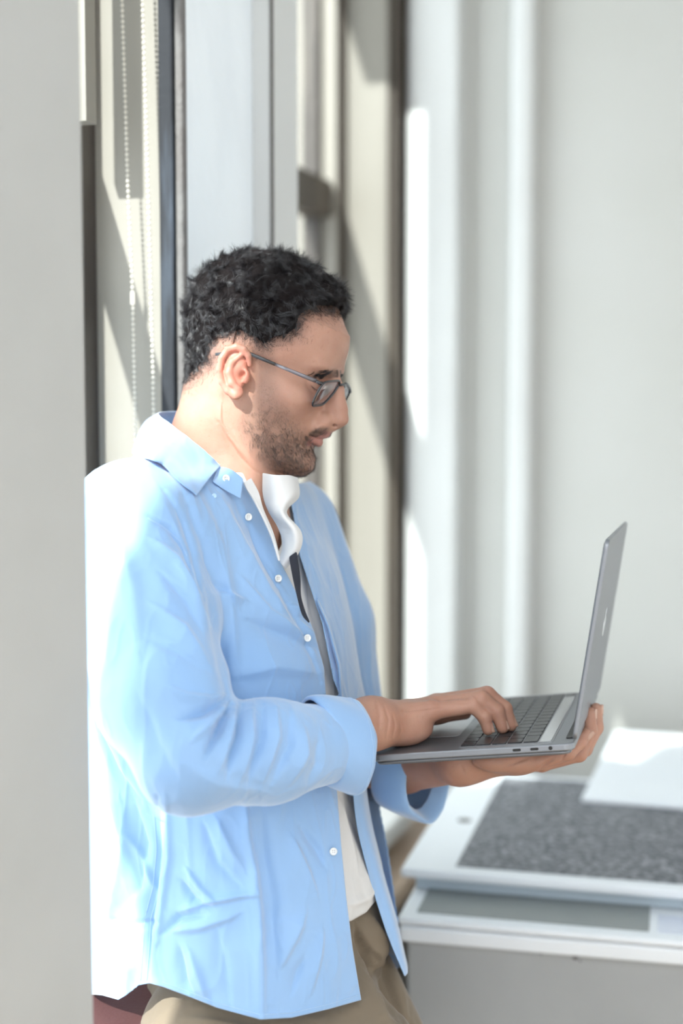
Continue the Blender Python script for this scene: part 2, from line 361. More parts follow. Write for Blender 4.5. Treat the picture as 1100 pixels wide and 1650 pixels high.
# ================================================================== IMPLICIT MODELLING (surface nets)
def nrm(v): v = np.asarray(v, float); return v/np.linalg.norm(v, axis=-1, keepdims=True)
class Prim:
    def __init__(s, fn, c, r): s.fn, s.c, s.r = fn, np.asarray(c, float), r
def ell(c, r, R=None):
    c = np.asarray(c, float); r = np.asarray(r, float); R = np.eye(3) if R is None else np.asarray(R)
    def fn(P):
        q = (P-c)@R.T; a = np.sqrt(((q/r)**2).sum(-1))+1e-9; b = np.sqrt(((q/r**2)**2).sum(-1))+1e-9
        return a*(a-1)/b
    return Prim(fn, c, r.max())
def cap(a, b, ra, rb=None):
    a = np.asarray(a, float); b = np.asarray(b, float); rb = ra if rb is None else rb; ab = b-a; L2 = ab@ab+1e-12
    def fn(P):
        t = np.clip((P-a)@ab/L2, 0, 1); q = P-a-t[..., None]*ab
        return np.sqrt((q**2).sum(-1))-(ra+(rb-ra)*t)
    return Prim(fn, (a+b)/2, np.linalg.norm(ab)/2+max(ra, rb))
def chainp(pts, rs): return [cap(pts[i], pts[i+1], rs[i], rs[i+1]) for i in range(len(pts)-1)]
def smin(a, b, k):
    if k <= 0: return np.minimum(a, b)
    h = np.maximum(k-np.abs(a-b), 0)/k; return np.minimum(a, b)-h*h*k*.25
class Field:
    def __init__(s): s.ops = []
    def u(s, p, k=.004):
        for q in (p if isinstance(p, list) else [p]): s.ops.append((0, q, k))
        return s
    def sub(s, p, k=.003): s.ops.append((1, p, k)); return s
    def local(s, c, r): return [o for o in s.ops if np.linalg.norm(o[1].c-c)-o[1].r < r+.03+o[2]]
    def ev(s, P, ops=None):
        d = np.full(P.shape[:-1], .08)
        for t, p, k in (s.ops if ops is None else ops):
            q = p.fn(P)
            if t == 0: d = smin(d, q, k)
            elif t == 1: d = -smin(-d, q, k)
            else: d = np.maximum(d, q)
        return d
def axis(segs):                    # [(start, end, step), ...] -> coordinates
    out = [segs[0][0]]
    for a, b, h in segs:
        n = max(1, int(round((b-a)/h))); out += list(np.linspace(a, b, n+1)[1:])
    return np.array(out)
def surface_nets(field, xs, ys, zs, CH=30):
    nx, ny, nz = len(xs), len(ys), len(zs); keys, verts, quads = [], [], []
    cid = lambda i, j, k: (i.astype(np.int64)*ny+j)*nz+k
    for i0 in range(0, nx-1, CH):
        i1 = min(i0+CH, nx-1)
        for j0 in range(0, ny-1, CH):
            j1 = min(j0+CH, ny-1)
            for k0 in range(0, nz-1, CH):
                k1 = min(k0+CH, nz-1)
                lo = np.array([xs[i0], ys[j0], zs[k0]]); hi = np.array([xs[i1], ys[j1], zs[k1]])
                c = (lo+hi)/2; r = np.linalg.norm(hi-lo)/2
                ops = field.local(c, r)
                if not any(o[0] == 0 for o in ops): continue
                g = np.stack(np.meshgrid(xs[i0:i1+1:5], ys[j0:j1+1:5], zs[k0:k1+1:5], indexing='ij'), -1)
                if np.abs(field.ev(g, ops)).min() > 9*max(xs[i0+1]-xs[i0], ys[j0+1]-ys[j0], zs[k0+1]-zs[k0]): continue
                G = np.stack(np.meshgrid(xs[i0:i1+1], ys[j0:j1+1], zs[k0:k1+1], indexing='ij'), -1)
                S = field.ev(G, ops); ins = S < 0
                n = (i1-i0, j1-j0, k1-k0)
                cnt = np.zeros(n, int)
                for a in (0, 1):
                    for b in (0, 1):
                        for d in (0, 1): cnt += ins[a:a+n[0], b:b+n[1], d:d+n[2]]
                act = (cnt > 0) & (cnt < 8)
                if act.any():
                    I, J, K = np.nonzero(act); acc = np.zeros((len(I), 3)); num = np.zeros(len(I))
                    corners = [(a, b, d) for a in (0, 1) for b in (0, 1) for d in (0, 1)]
                    for ca in corners:
                        for ax in range(3):
                            if ca[ax]: continue
                            cb = list(ca); cb[ax] = 1
                            sa = S[I+ca[0], J+ca[1], K+ca[2]]; sb = S[I+cb[0], J+cb[1], K+cb[2]]
                            m = (sa < 0) != (sb < 0)
                            t = np.where(m, sa/np.where(m, sa-sb, 1), 0)
                            pa = G[I+ca[0], J+ca[1], K+ca[2]]; pb = G[I+cb[0], J+cb[1], K+cb[2]]
                            acc += m[:, None]*(pa+(pb-pa)*t[:, None]); num += m
                    verts.append(acc/num[:, None]); keys.append(cid(I+i0, J+j0, K+k0))
                for ax in range(3):
                    sl = [slice(0, n[0]), slice(0, n[1]), slice(0, n[2])]; sh = list(sl); sh[ax] = slice(1, n[ax]+1)
                    A = ins[tuple(sl)]; B = ins[tuple(sh)]; I, J, K = np.nonzero(A != B)
                    if not len(I): continue
                    fl = A[I, J, K]; gi = [I+i0, J+j0, K+k0]; o1, o2 = [(1, 2), (2, 0), (0, 1)][ax]
                    def cell(d1, d2):
                        q = [x.copy() for x in gi]; q[o1] = q[o1]-d1; q[o2] = q[o2]-d2; return cid(*q)
                    q4 = np.stack([cell(0, 0), cell(1, 0), cell(1, 1), cell(0, 1)], 1)
                    q4[~fl] = q4[~fl][:, ::-1]; quads.append(q4)
    keys = np.concatenate(keys); V = np.concatenate(verts); Q = np.concatenate(quads)
    o = np.argsort(keys); keys = keys[o]; V = V[o]
    idx = np.searchsorted(keys, Q); idx = np.clip(idx, 0, len(keys)-1); ok = (keys[idx] == Q).all(1)
    return V, idx[ok]
def vnormals(V, Q):
    n = np.cross(V[Q[:, 2]]-V[Q[:, 0]], V[Q[:, 3]]-V[Q[:, 1]]); N = np.zeros_like(V)
    for k in range(4): np.add.at(N, Q[:, k], n)
    return N/(np.linalg.norm(N, axis=1, keepdims=True)+1e-12)
def lap_smooth(V, Q, it=1, lam=.5):
    E = np.concatenate([Q[:, [0, 1]], Q[:, [1, 2]], Q[:, [2, 3]], Q[:, [3, 0]]])
    for _ in range(it):
        A = np.zeros_like(V); n = np.zeros(len(V))
        np.add.at(A, E[:, 0], V[E[:, 1]]); np.add.at(n, E[:, 0], 1); np.add.at(A, E[:, 1], V[E[:, 0]]); np.add.at(n, E[:, 1], 1)
        V = V+lam*(A/np.maximum(n, 1)[:, None]-V)
    return V
def compact(V, Q, keep):
    Q = Q[keep]; u, inv = np.unique(Q, return_inverse=True); return V[u], inv.reshape(Q.shape), u
# value noise for displacement
_nt = np.random.default_rng(3).standard_normal((32, 32, 32))
def vnoise(P, s, off=0):
    q = P*s+off+100; i = np.floor(q).astype(int); f = q-i; f = f*f*(3-2*f); r = 0
    for a in (0, 1):
        for b in (0, 1):
            for c in (0, 1):
                w = (f[..., 0] if a else 1-f[..., 0])*(f[..., 1] if b else 1-f[..., 1])*(f[..., 2] if c else 1-f[..., 2])
                r = r+w*_nt[(i[..., 0]+a) % 32, (i[..., 1]+b) % 32, (i[..., 2]+c) % 32]
    return r
def segdist(P2, pts):              # 2-D distance to polyline and parameter 0..1
    pts = np.asarray(pts, float); L = np.r_[0, np.cumsum(np.linalg.norm(np.diff(pts, axis=0), axis=1))]
    best = np.full(len(P2), 1e9); par_ = np.zeros(len(P2)); sg = np.ones(len(P2))
    for i in range(len(pts)-1):
        a = pts[i]; d = pts[i+1]-a; l2 = d@d+1e-9; t = np.clip((P2-a)@d/l2, 0, 1); q = P2-a-t[:, None]*d
        dd = np.sqrt((q**2).sum(1)); m = dd < best; best[m] = dd[m]; par_[m] = ((L[i]+t*np.sqrt(l2))/L[-1])[m]
        sg[m] = np.sign(d[0]*q[:, 1]-d[1]*q[:, 0])[m]
    return best, par_, sg
def inpoly(P2, poly):
    poly = np.asarray(poly, float); x, y = P2[:, 0], P2[:, 1]; c = np.zeros(len(P2), bool); j = len(poly)-1
    for i in range(len(poly)):
        xi, yi = poly[i]; xj, yj = poly[j]
        m = ((yi > y) != (yj > y)) & (x < (xj-xi)*(y-yi)/(yj-yi+1e-12)+xi); c ^= m; j = i
    return c
def spoly(P2, poly):               # signed px distance, positive inside
    d, _, _ = segdist(P2, list(poly)+[poly[0]]); return np.where(inpoly(P2, poly), d, -d)
def sm(x, a, b): t = np.clip((x-a)/(b-a), 0, 1); return t*t*(3-2*t)
def wrinkle(V, N, folds, fine=1.):
    P2 = proj(V); vd = nrm(-V); fac = sm((N*vd).sum(1), .05, .45); d = np.zeros(len(V))
    for pts, w, a in folds:
        p = np.array(pts); m = (P2[:, 0] > p[:, 0].min()-3*w) & (P2[:, 0] < p[:, 0].max()+3*w) & (P2[:, 1] > p[:, 1].min()-3*w) & (P2[:, 1] < p[:, 1].max()+3*w)
        if not m.any(): continue
        dd, t, sg = segdist(P2[m], pts); w_ = w*(.75+.5*np.sin(t*3.14))*np.where(sg*np.sign(p[-1][1]-p[0][1]+.01) > 0, 1.35, .55); prof = np.exp(-(np.abs(dd)/w_)**1.6)*np.sin(np.clip(t, .03, .97)*math.pi)**.5
        d[m] += prof*a*.0019
    q = V*np.array([1, 1, .45]); d += fine*(vnoise(q, 26, 3)*.0011+vnoise(q, 60, 9)*.0005)
    d += fine*(.0012*np.clip(1-np.abs(vnoise(q, 30, 15))*1.6, 0, 1)**2+.0007*np.clip(1-np.abs(vnoise(q, 70, 45))*1.6, 0, 1)**2)
    return V+N*(d*np.where(fac > 0, .25+.75*fac, .25))[:, None]
# ================================================================== THE MAN
HD = 1.58; HS = F/HD; th, ps = math.radians(17), math.radians(16)
hf = np.array([math.cos(ps)*math.cos(th), -math.sin(ps)*math.cos(th), -math.sin(th)])
hu = np.array([math.cos(ps)*math.sin(th), -math.sin(ps)*math.sin(th), math.cos(th)])
hs = np.array([-math.sin(ps), -math.cos(ps), 0.]); HR = np.stack([hf, hu, hs]); HO = C(430, 600, HD)
def H(a, b, c): return HO+(hf*a+hu*b+hs*c)/HS           # head units: 1/1450 m
def hp(px, py, c):                                     # point seen at a pixel, c units to the man's right
    d = C(px, py, 1.); t = (HO@hs+c/HS)/(d@hs); return d*t
def toH(P): return (P-HO)@HR.T*HS
def hell(p, r, tilt=0, yaw=0):
    Rl = np.eye(3)
    if tilt: t = math.radians(tilt); Rl = np.array([[math.cos(t), math.sin(t), 0], [-math.sin(t), math.cos(t), 0], [0, 0, 1]])@Rl
    if yaw: t = math.radians(yaw); Rl = Rl@np.array([[math.cos(t), 0, math.sin(t)], [0, 1, 0], [-math.sin(t), 0, math.cos(t)]])
    return ell(p, np.array(r)/HS, Rl@HR)
kb = np.array([-150, -142, -128, -110, -95, -75, -50, -25, 0, 25, 50, 85])
kaf = np.array([86, 104, 114, 112, 107, 111, 114, 111, 100, 100, 106, 104])
kab = np.array([50, 18, -8, -34, -48, -56, -60, -60, -60, -60, -60, -60])
kW = np.array([18, 40, 57, 69, 76, 82, 88, 92, 94, 93, 90, 84])
def face_fn(P):
    q = toH(P); b = q[..., 1]; af = np.interp(b, kb, kaf); ab = np.interp(b, kb, kab); W = np.interp(b, kb, kW)
    a0 = ab+32; ra = np.where(q[..., 0] > a0, af-a0, 34.); e = 2.25
    k = ((np.abs(q[..., 0]-a0)/ra)**e+(np.abs(q[..., 2])/W)**e)**(1/e)
    d = (k-1)*np.minimum(ra, W)
    return np.maximum(d, np.maximum(kb[0]-b, b-85)*.9)/HS
face = Prim(face_fn, H(20, -35, 0), 170/HS)
B = Field()
B.u(hell(H(-22, 62, 0), (131, 113, 106)), .004)
B.u(hell(H(46, 62, 0), (64, 60, 84)), .012)             # forehead
B.u(face, .016)
for s in (1, -1):
    B.u(hell(H(90, 34, 30*s), (18, 9, 30), 0, -12*s), .012)      # brow ridge
    B.u(hell(H(60, -24, 58*s), (40, 24, 26)), .020)              # cheekbone
    B.u(hell(H(-22, -92, 66*s), (22, 24, 14)), .014)             # jaw angle
    B.sub(hell(H(112, 0, 36*s), (22, 14, 23)), .012)             # eye socket
    B.u(hell(H(82, -3, 36*s), (18.5, 16, 18.5)), .0015)           # eyeball under the lids
    B.u(hell(H(84, 2, 37*s), (18.5, 14, 22), -8), .002)          # upper lid
    B.u(hell(H(84, -17, 36*s), (17, 10, 24), 12), .008)
B.u(hell(H(98, -122, 0), (17, 20, 25)), .010)           # chin
B.sub(hell(H(122, -101, 0), (9, 6, 26)), .006)
npt = [hp(547, 607, 0), hp(552, 630, 0), hp(552, 662, 0)]
B.u(cap(npt[0]-hf*9/HS, npt[1]-hf*11/HS, 8/HS, 11/HS), .008)
B.u(cap(npt[1]-hf*11/HS, npt[2]-hf*5/HS, 10.5/HS, 13.5/HS), .006)
B.u(hell(hp(546, 674, 0), (16, 13.5, 13.5)), .004); B.u(hell(hp(536, 682, 0), (13, 8, 6)), .005)
B.u(cap(hp(536, 655, 0), hp(533, 680, 0), 13/HS, 11/HS), .008)
for s in (1, -1):
    B.u(hell(H(*(toH(hp(522, 674, 14))*[1, 1, s])), (14, 10.5, 9.5), -10), .003)
    q = toH(hp(536, 684, 8)); q[2] *= s; B.sub(hell(H(*q), (7.5, 3.5, 4), -12), .0015)
q = toH(hp(512, 668, 0)); 

# mouth: upper and lower lip, mouth line
pu = toH(hp(529, 702, 0)); pl = toH(hp(521, 717, 0))
B.u(hell(H(pu[0]-11, pu[1]+8, 0), (11, 14, 30)), .010)
def lip(a, b, r, w, drop, nn=7, back=15):
    out = []
    for i in range(nn-1):
        def pt(k):
            x = -1+2*k/(nn-1); return H(a-back*x*x, b-drop*x*x, w*x), r*(1-.62*x*x)
        (p, r0), (p2, r1) = pt(i), pt(i+1); out.append(cap(p, p2, r0/HS, r1/HS))
    return out
B.u(lip(pu[0]-6.0, pu[1]+.5, 5.2, 24, 3), .003)
B.u(lip(pl[0]-8.5, pl[1]+1.5, 5.6, 21, -3), .003)
ml = toH(hp(526, 709, 0))
for c in lip(ml[0]-1.5, ml[1], 1.9, 25, 2): B.sub(c, .0012)
# neck and shoulders (most of it under the clothes)
B.u(cap(C(368, 640, 1.60), C(356, 735, 1.60), .052, .054), .022)
B.u(cap(C(380, 690, 1.585), C(385, 800, 1.575), .047, .050), .016)
B.u(cap(hp(385, 655, 62), C(420, 812, 1.545), .011, .010), .014)  # neck muscle
B.u(cap(C(352, 735, 1.60), C(345, 850, 1.60), .054, .066), .03)
B.u(ell(C(396, 885, 1.59), (.05, .055, .07)), .03)
B.u(cap(C(345, 850, 1.60), C(355, 1250, 1.62), .062, .075), .03)
SH_R = C(222, 852, 1.445); EL_R = C(305, 1225, 1.325); WR_R = C(598, 1166, 1.490)
SH_L = C(478, 905, 1.77); EL_L = C(560, 1215, 1.735); WR_L = C(742, 1226, 1.56)
B.u(cap(C(345, 880, 1.60), SH_R, .045, .045), .03); B.u(cap(C(355, 900, 1.60), SH_L, .04, .034), .03)
B.u(chainp([SH_R, EL_R], [.045, .036]), .02); B.u(chainp([EL_R, C(450, 1196, 1.40), WR_R], [.037, .036, .0245]), .01)
B.u(chainp([SH_L, EL_L], [.035, .034]), .02); B.u(chainp([EL_L, C(650, 1232, 1.66), WR_L], [.037, .032, .0235]), .01)
# ---- ear
def ear(s):
    def e(px, py, c): q = toH(hp(px, py, c)); q[2] *= s; return H(*q)
    B.u(hell(e(378, 600, 106), (19, 35, 10.5), 8, -22*s), .005)
    hx = [(402, 588, 104), (400, 573, 108), (393, 563, 112), (381, 559, 115), (367, 563, 118), (357, 577, 120), (353, 596, 119), (357, 615, 116), (367, 630, 113), (379, 637, 110)]
    B.u(chainp([e(*p) for p in hx], np.array([3.5, 5, 5.4, 5.6, 5.6, 5.4, 5, 5, 5.5, 7])/HS), .0016)
    B.sub(hell(e(382, 586, 123), (12, 18, 8.5), 10), .003)
    B.sub(hell(e(386, 604, 122), (11, 15, 15), 10), .003)
    B.u(chainp([e(*p) for p in [(388, 572, 113), (373, 584, 117), (368, 600, 118), (373, 617, 116), (382, 626, 113)]], np.array([3.2, 4.2, 4.6, 5, 4.5])/HS), .003)
    B.u(hell(e(396, 607, 106), (6, 11, 7), 15), .003)
    B.sub(hell(e(389, 605, 112), (5.5, 8, 12)), .002)
    B.u(hell(e(383, 632, 108), (9, 9, 6)), .004)
ear(1); ear(-1)
# ---- right hand, typing
def onlap(px, py, c=0.):
    d = C(px, py, 1.); n = LR[:, 2]; t = (LO@n+c)/(d@n); return d*t
def lapc(P): return (P-LO)@LR
def lapP(a, b, c): return LO+LR@np.array([a, b, c])
M_ = {}
tipR = [onlap(786, 1176, .008), onlap(809, 1172, .008), onlap(822, 1168, .008)]
def finger(F_, pts, rs, k=.0022): F_.u(chainp(pts, rs), k)
dP = tipR[0][1]
pk = [C(694, 1146, dP+.0), C(762, 1137, dP), C(780, 1155, dP), tipR[0]]
rg = [C(700, 1138, dP+.02), C(775, 1126, tipR[1][1]+.0), C(800, 1146, tipR[1][1]), tipR[1]]
mdp = [C(703, 1135, dP+.04), C(784, 1120, tipR[2][1]+.005), C(812, 1142, tipR[2][1]+.002), tipR[2]]
ix = [C(700, 1140, dP+.062), C(778, 1122, dP+.062), C(806, 1138, dP+.064), C(817, 1155, dP+.064)]
palmr = C(650, 1158, dP+.02)
for p_, q_, r0, r1 in ((WR_R, C(655, 1166, dP+.004), .023, .0195), (WR_R, C(655, 1156, dP+.045), .022, .018)):
    B.u(cap(p_, q_, r0, r1), .016)
for fgr, (a, b) in ((pk, (.0155, .0105)), (rg, (.0155, .011)), (mdp, (.0155, .0115)), (ix, (.0155, .011))):
    B.u(cap(C(652, 1162, fgr[0][1]), fgr[0], .0175, .0115), .013)
B.u(ell(C(650, 1176, dP+.004), (.030, .020, .0145)), .010)       # heel of the hand
for fgr, sc in ((pk, .88), (rg, 1.), (mdp, 1.04), (ix, 1.)):
    B.u(chainp(fgr, np.array([.0108, .0090, .0080, .0068])*sc), .003)
tb = [C(650, 1158, dP+.075), C(705, 1150, dP+.085), C(748, 1148, dP+.08)]
B.u(chainp(tb, [.015, .011, .008]), .006)
# ---- left hand, under the laptop, fingers up behind the lid
dL = 1.525
pal = C(835, 1222, dL+.03)
B.u(cap(WR_L, C(838, 1224, dL+.012), .0225, .0150), .014); B.u(cap(WR_L, C(838, 1220, dL+.055), .0225, .0155), .014)
B.u(ell(C(812, 1226, dL+.0), (.034, .014, .0125)), .010)
FL = [[C(868, 1226, dL), C(914, 1213, dL-.004), C(933, 1196, dL+.001), C(945, 1182, dL+.006)],
      [C(872, 1228, dL+.020), C(932, 1214, dL+.022), C(949, 1178, dL+.030), C(950, 1150, dL+.036)],
      [C(872, 1224, dL+.040), C(940, 1206, dL+.045), C(959, 1172, dL+.052), C(960, 1143, dL+.058)],
      [C(868, 1222, dL+.060), C(932, 1205, dL+.070), C(956, 1175, dL+.076), C(960, 1150, dL+.080)]]
for f_, sc in zip(FL, (.9, 1., 1.03, 1.)):
    B.u(cap(pal+(f_[0]-FL[1][0])*np.array([.6, 1, .6]), f_[0], .0145, .0105*sc), .010)
    B.u(chainp(f_, np.array([.0105, .0092, .0083, .0070])*sc), .003)
B.u(chainp([C(800, 1215, dL+.075), C(835, 1210, dL+.098)], [.013, .010]), .006)
import time as _t; _t0 = _t.time()
h = .00115
u_ = lambda py, d=1.55: (825-py)/F*d
XS = axis([(C(120, 0, 1.4)[0], C(275, 0, 1.5)[0], .006), (C(275, 0, 1.5)[0], C(590, 0, 1.55)[0], h), (C(590, 0, 1.55)[0], C(985, 0, 1.60)[0], h)])
YS = axis([(1.24, 1.40, .0045), (1.40, 1.68, h), (1.68, 1.82, .0035)])
ZS = axis([(u_(1330), u_(1262), .004), (u_(1262), u_(1090), h), (u_(1090), u_(905), .0045), (u_(905), u_(370), h)])
V, Q = surface_nets(B, XS, YS, ZS)
V = lap_smooth(V, Q, 1, .35)
print('body', len(V), len(Q), _t.time()-_t0)
N = vnormals(V, Q)
HF = [([(620, 1138), (627, 1160), (622, 1192)], 2.5, -.6), ([(633, 1150), (637, 1170), (632, 1192)], 2, -.4), ([(644, 1162), (647, 1178), (641, 1190)], 1.8, -.3),
 ([(608, 1132), (613, 1150), (611, 1172)], 4, -1.0), ([(640, 1127), (690, 1124), (720, 1122)], 4, .6), ([(650, 1146), (690, 1141), (715, 1138)], 4, -.6), ([(650, 1136), (700, 1129), (740, 1120)], 3, .4),
 ([(758, 1121), (764, 1126), (768, 1131)], 3, .6), ([(776, 1146), (783, 1149)], 1.8, -.5), ([(730, 1132), (760, 1132)], 2.5, -.4),
 ([(865, 1247), (880, 1232), (892, 1222)], 3, -1.2), ([(905, 1226), (912, 1212)], 2, -.5), ([(926, 1206), (932, 1196)], 2, -.6), ([(815, 1235), (850, 1222)], 4, -.8), ([(742, 1232), (748, 1246)], 3, -.5)]
hm_ = (V[:, 2] < u_(1085)) & (proj(V)[:, 0] > 590)
nk = (V[:, 2] > u_(800)) & (V[:, 2] < u_(660))
Vn = wrinkle(V[nk], N[nk], [([(352, 680), (366, 706), (388, 738), (405, 755), (428, 770)], 5, -1.4), ([(372, 690), (392, 722), (415, 748)], 6, .7)], .0); V = V.copy(); V[nk] = Vn
Vh = wrinkle(V[hm_], N[hm_], HF, .12); V = V.copy(); V[hm_] = Vh; N = vnormals(V, Q)
# masks in head space used as painted colour of lips, stubble, the ear's backlit red
hq = toH(V); px2 = proj(V); sideable = np.abs(hq[:, 2])
# project both sides as if seen from the right: reflect c
Vm = HO+(np.stack([hq[:, 0], hq[:, 1], np.abs(hq[:, 2])], 1)/HS)@HR
pm = proj(Vm)
beard_poly = [(424, 575), (440, 570), (444, 600), (452, 640), (470, 672), (492, 693), (505, 700), (512, 725), (506, 735), (506, 768), (480, 776), (450, 768), (405, 728), (384, 690), (388, 655), (408, 630), (415, 600)]
must_poly = [(494, 705), (503, 695), (520, 687), (531, 690), (528, 698), (515, 701), (500, 711)]
hair_poly = [(575, 470), (566, 505), (540, 514), (508, 512), (494, 520), (489, 540), (470, 552), (450, 556), (436, 566), (424, 574), (412, 564), (403, 556), (385, 548), (360, 553), (348, 565), (346, 585), (330, 602), (305, 625), (270, 630), (240, 500), (300, 330), (600, 330)]
brow_poly = [(500, 605), (512, 600), (530, 596), (551, 596), (549, 608), (530, 609), (512, 610), (502, 611)]
def sm(x, a, b): t = np.clip((x-a)/(b-a), 0, 1); return t*t*(3-2*t)
isH = (hq[:, 1] > -175) & (V[:, 2] > u_(800))
stub = np.where(isH, np.maximum(np.maximum(sm(spoly(pm, brow_poly), -3, 3)*1.2, sm(spoly(pm, beard_poly), -12, 14)*.75), sm(spoly(pm, must_poly), -3, 3)), 0)
lipm = np.zeros(len(V)); lc = (hq[:, 0] > pl[0]-34) & (hq[:, 1] < pu[1]+6) & (hq[:, 1] > pl[1]-8.5) & (np.abs(hq[:, 2]) < 25)
lipm[lc] = 1; lipm = lipm*sm(25-np.abs(hq[:, 2]), 0, 5)*isH
scalp = np.where(isH, sm(spoly(pm, hair_poly), -14, 22), 0)*(N@hf < 2)
earm = np.where(isH, sm(-(((pm[:, 0]-378)/32)**2+((pm[:, 1]-598)/46)**2), -1.1, -.5)*sm(sideable, 88, 104), 0)
knuck = np.where(V[:, 2] < u_(1080), 1., 0)
col = np.stack([stub, np.maximum(lipm, 0), scalp, earm], 1)
def skin_mat(vein=True):
    m = bpy.data.materials.new('skin'); m.use_nodes = True; nt = m.node_tree; b = nt.nodes['Principled BSDF']
    b.inputs['Roughness'].default_value = .48; b.inputs['Specular IOR Level'].default_value = .4
    b.inputs['Subsurface Weight'].default_value = .22; b.inputs['Subsurface Radius'].default_value = (1, .3, .15); b.inputs['Subsurface Scale'].default_value = .006
    at = nm(nt, 'ShaderNodeAttribute'); at.attribute_name = 'masks'; sepn = nm(nt, 'ShaderNodeSeparateColor'); nt.links.new(at.outputs['Color'], sepn.inputs[0])
    tc = nm(nt, 'ShaderNodeTexCoord')
    def nz(s, d=4):
        n = nm(nt, 'ShaderNodeTexNoise'); n.inputs['Scale'].default_value = s; n.inputs['Detail'].default_value = d
        nt.links.new(tc.outputs['Object'], n.inputs['Vector']); return n
    def mixc(fac, a, bcol):
        x = nm(nt, 'ShaderNodeMix', data_type='RGBA')
        if isinstance(a, tuple): x.inputs[6].default_value = (*a, 1)
        else: nt.links.new(a, x.inputs[6])
        x.inputs[7].default_value = (*bcol, 1); nt.links.new(fac, x.inputs[0]); return x.outputs[2]
    r = nm(nt, 'ShaderNodeMapRange'); r.inputs[1].default_value = .35; r.inputs[2].default_value = .7; nt.links.new(nz(28).outputs[0], r.inputs[0])
    c = mixc(r.outputs[0], (.41, .228, .165), (.36, .188, .135))
    r2 = nm(nt, 'ShaderNodeMapRange'); r2.inputs[1].default_value = .62; r2.inputs[2].default_value = .75; r2.inputs[4].default_value = .35; nt.links.new(nz(260, 2).outputs[0], r2.inputs[0])
    c = mixc(r2.outputs[0], c, (.30, .14, .09))
    def scale(out, k):
        q = nm(nt, 'ShaderNodeMath', operation='MULTIPLY'); q.inputs[1].default_value = k; nt.links.new(out, q.inputs[0]); return q.outputs[0]
    c = mixc(scale(sepn.outputs[0], .50), c, (.13, .085, .065))
    c = mixc(scale(sepn.outputs[2], .62), c, (.06, .04, .035))
    c = mixc(scale(sepn.outputs[1], .75), c, (.36, .155, .135))
    a2 = nm(nt, 'ShaderNodeMath', operation='MULTIPLY'); a2.inputs[1].default_value = .45; nt.links.new(at.outputs['Alpha'], a2.inputs[0])
    c = mixc(a2.outputs[0], c, (.60, .20, .15))  # red of sun shining through the ear, mixed into the skin colour
    nt.links.new(c, b.inputs['Base Color'])
    bp = nm(nt, 'ShaderNodeBump'); bp.inputs['Strength'].default_value = .22; bp.inputs['Distance'].default_value = .0008
    nt.links.new(nz(420, 3).outputs[0], bp.inputs['Height']); nt.links.new(bp.outputs[0], b.inputs['Normal'])
    return m
M_skin = skin_mat()
man = mesh_np('person', V, Q, M_skin)
ca = man.data.color_attributes.new('masks', 'FLOAT_COLOR', 'POINT'); ca.data.foreach_set('color', col.astype(np.float32).ravel())
tag(man, 'man in open light blue shirt and glasses, typing on the laptop he holds', 'person')
BV, BQ, BN = V, Q, N

# fingernails, seated in the skin
M_nail = mat('fingernail', (.46, .285, .22), .25, sss=.1)
def nail(p, along, out, w=.0045, l=.0058):
    out = nrm(out); t = nrm(np.asarray(along)-(np.asarray(along)@out)*out); s_ = np.cross(out, t); Vn = []; f = []; nu, nv = 12, 9
    for i in range(nu):
        for j in range(nv):
            a = -1+2*j/(nv-1); b_ = -1+2*i/(nu-1); r = 1-.12*b_*b_; Vn.append(p+t*b_*l+s_*math.sin(a*1.15)*w*r*(1 if b_ < .9 else .8)+out*(math.cos(a*1.15)*.0042-.0036+.0004))
    for i in range(nu-1):
        for j in range(nv-1): f.append((i*nv+j, (i+1)*nv+j, (i+1)*nv+j+1, i*nv+j+1))
    o = mesh_np('fingernail', np.array(Vn), f, M_nail, man); s = o.modifiers.new('s', 'SOLIDIFY'); s.thickness = .0006; return o
for f_, r in zip(FL, (.0066, .0073, .0075, .0073)):
    ax = nrm(f_[3]-f_[2]); out = nrm(np.array([1, -.25, .15])-ax*(np.array([1, -.25, .15])@ax)); nail(f_[3]-ax*.0005+out*(r-.0004), ax, out)
for f_, r in zip((pk, rg, mdp, ix), (.0062, .007, .0072, .007)):
    ax = nrm(f_[3]-f_[2]); o0 = np.array([.9, -.2, .5]); out = nrm(o0-ax*(o0@ax)); nail(f_[3]-ax*.001+out*(r-.0004), ax, out, .0042, .005)
# ================================================================== HAIR, BEARD, BROWS
def hair_mat(name, c, rough=.35, c2=None):
    m = bpy.data.materials.new(name); m.use_nodes = True; b = m.node_tree.nodes['Principled BSDF']
    b.inputs['Base Color'].default_value = (*c, 1); b.inputs['Roughness'].default_value = rough; b.inputs['Specular IOR Level'].default_value = .95
    return m
M_hair = hair_mat('dark_brown_hair', (.020, .017, .019), .2); M_beard = hair_mat('brown_beard', (.060, .036, .026), .45)
M_fine = hair_mat('fine_hair', (.035, .024, .02), .4)
FC = BV[BQ].mean(1); FN = np.cross(BV[BQ[:, 2]]-BV[BQ[:, 0]], BV[BQ[:, 3]]-BV[BQ[:, 1]]); FA = np.linalg.norm(FN, axis=1)/2; FN = nrm(FN+1e-15)
fh = toH(FC); Fm = proj(HO+(np.stack([fh[:, 0], fh[:, 1], np.abs(fh[:, 2])], 1)/HS)@HR)
headf = (FC[:, 2] > u_(800)) & ~((((Fm[:, 0]-378)/28)**2+((Fm[:, 1]-598)/42)**2 < 1.05) & (np.abs(fh[:, 2]) > 94))
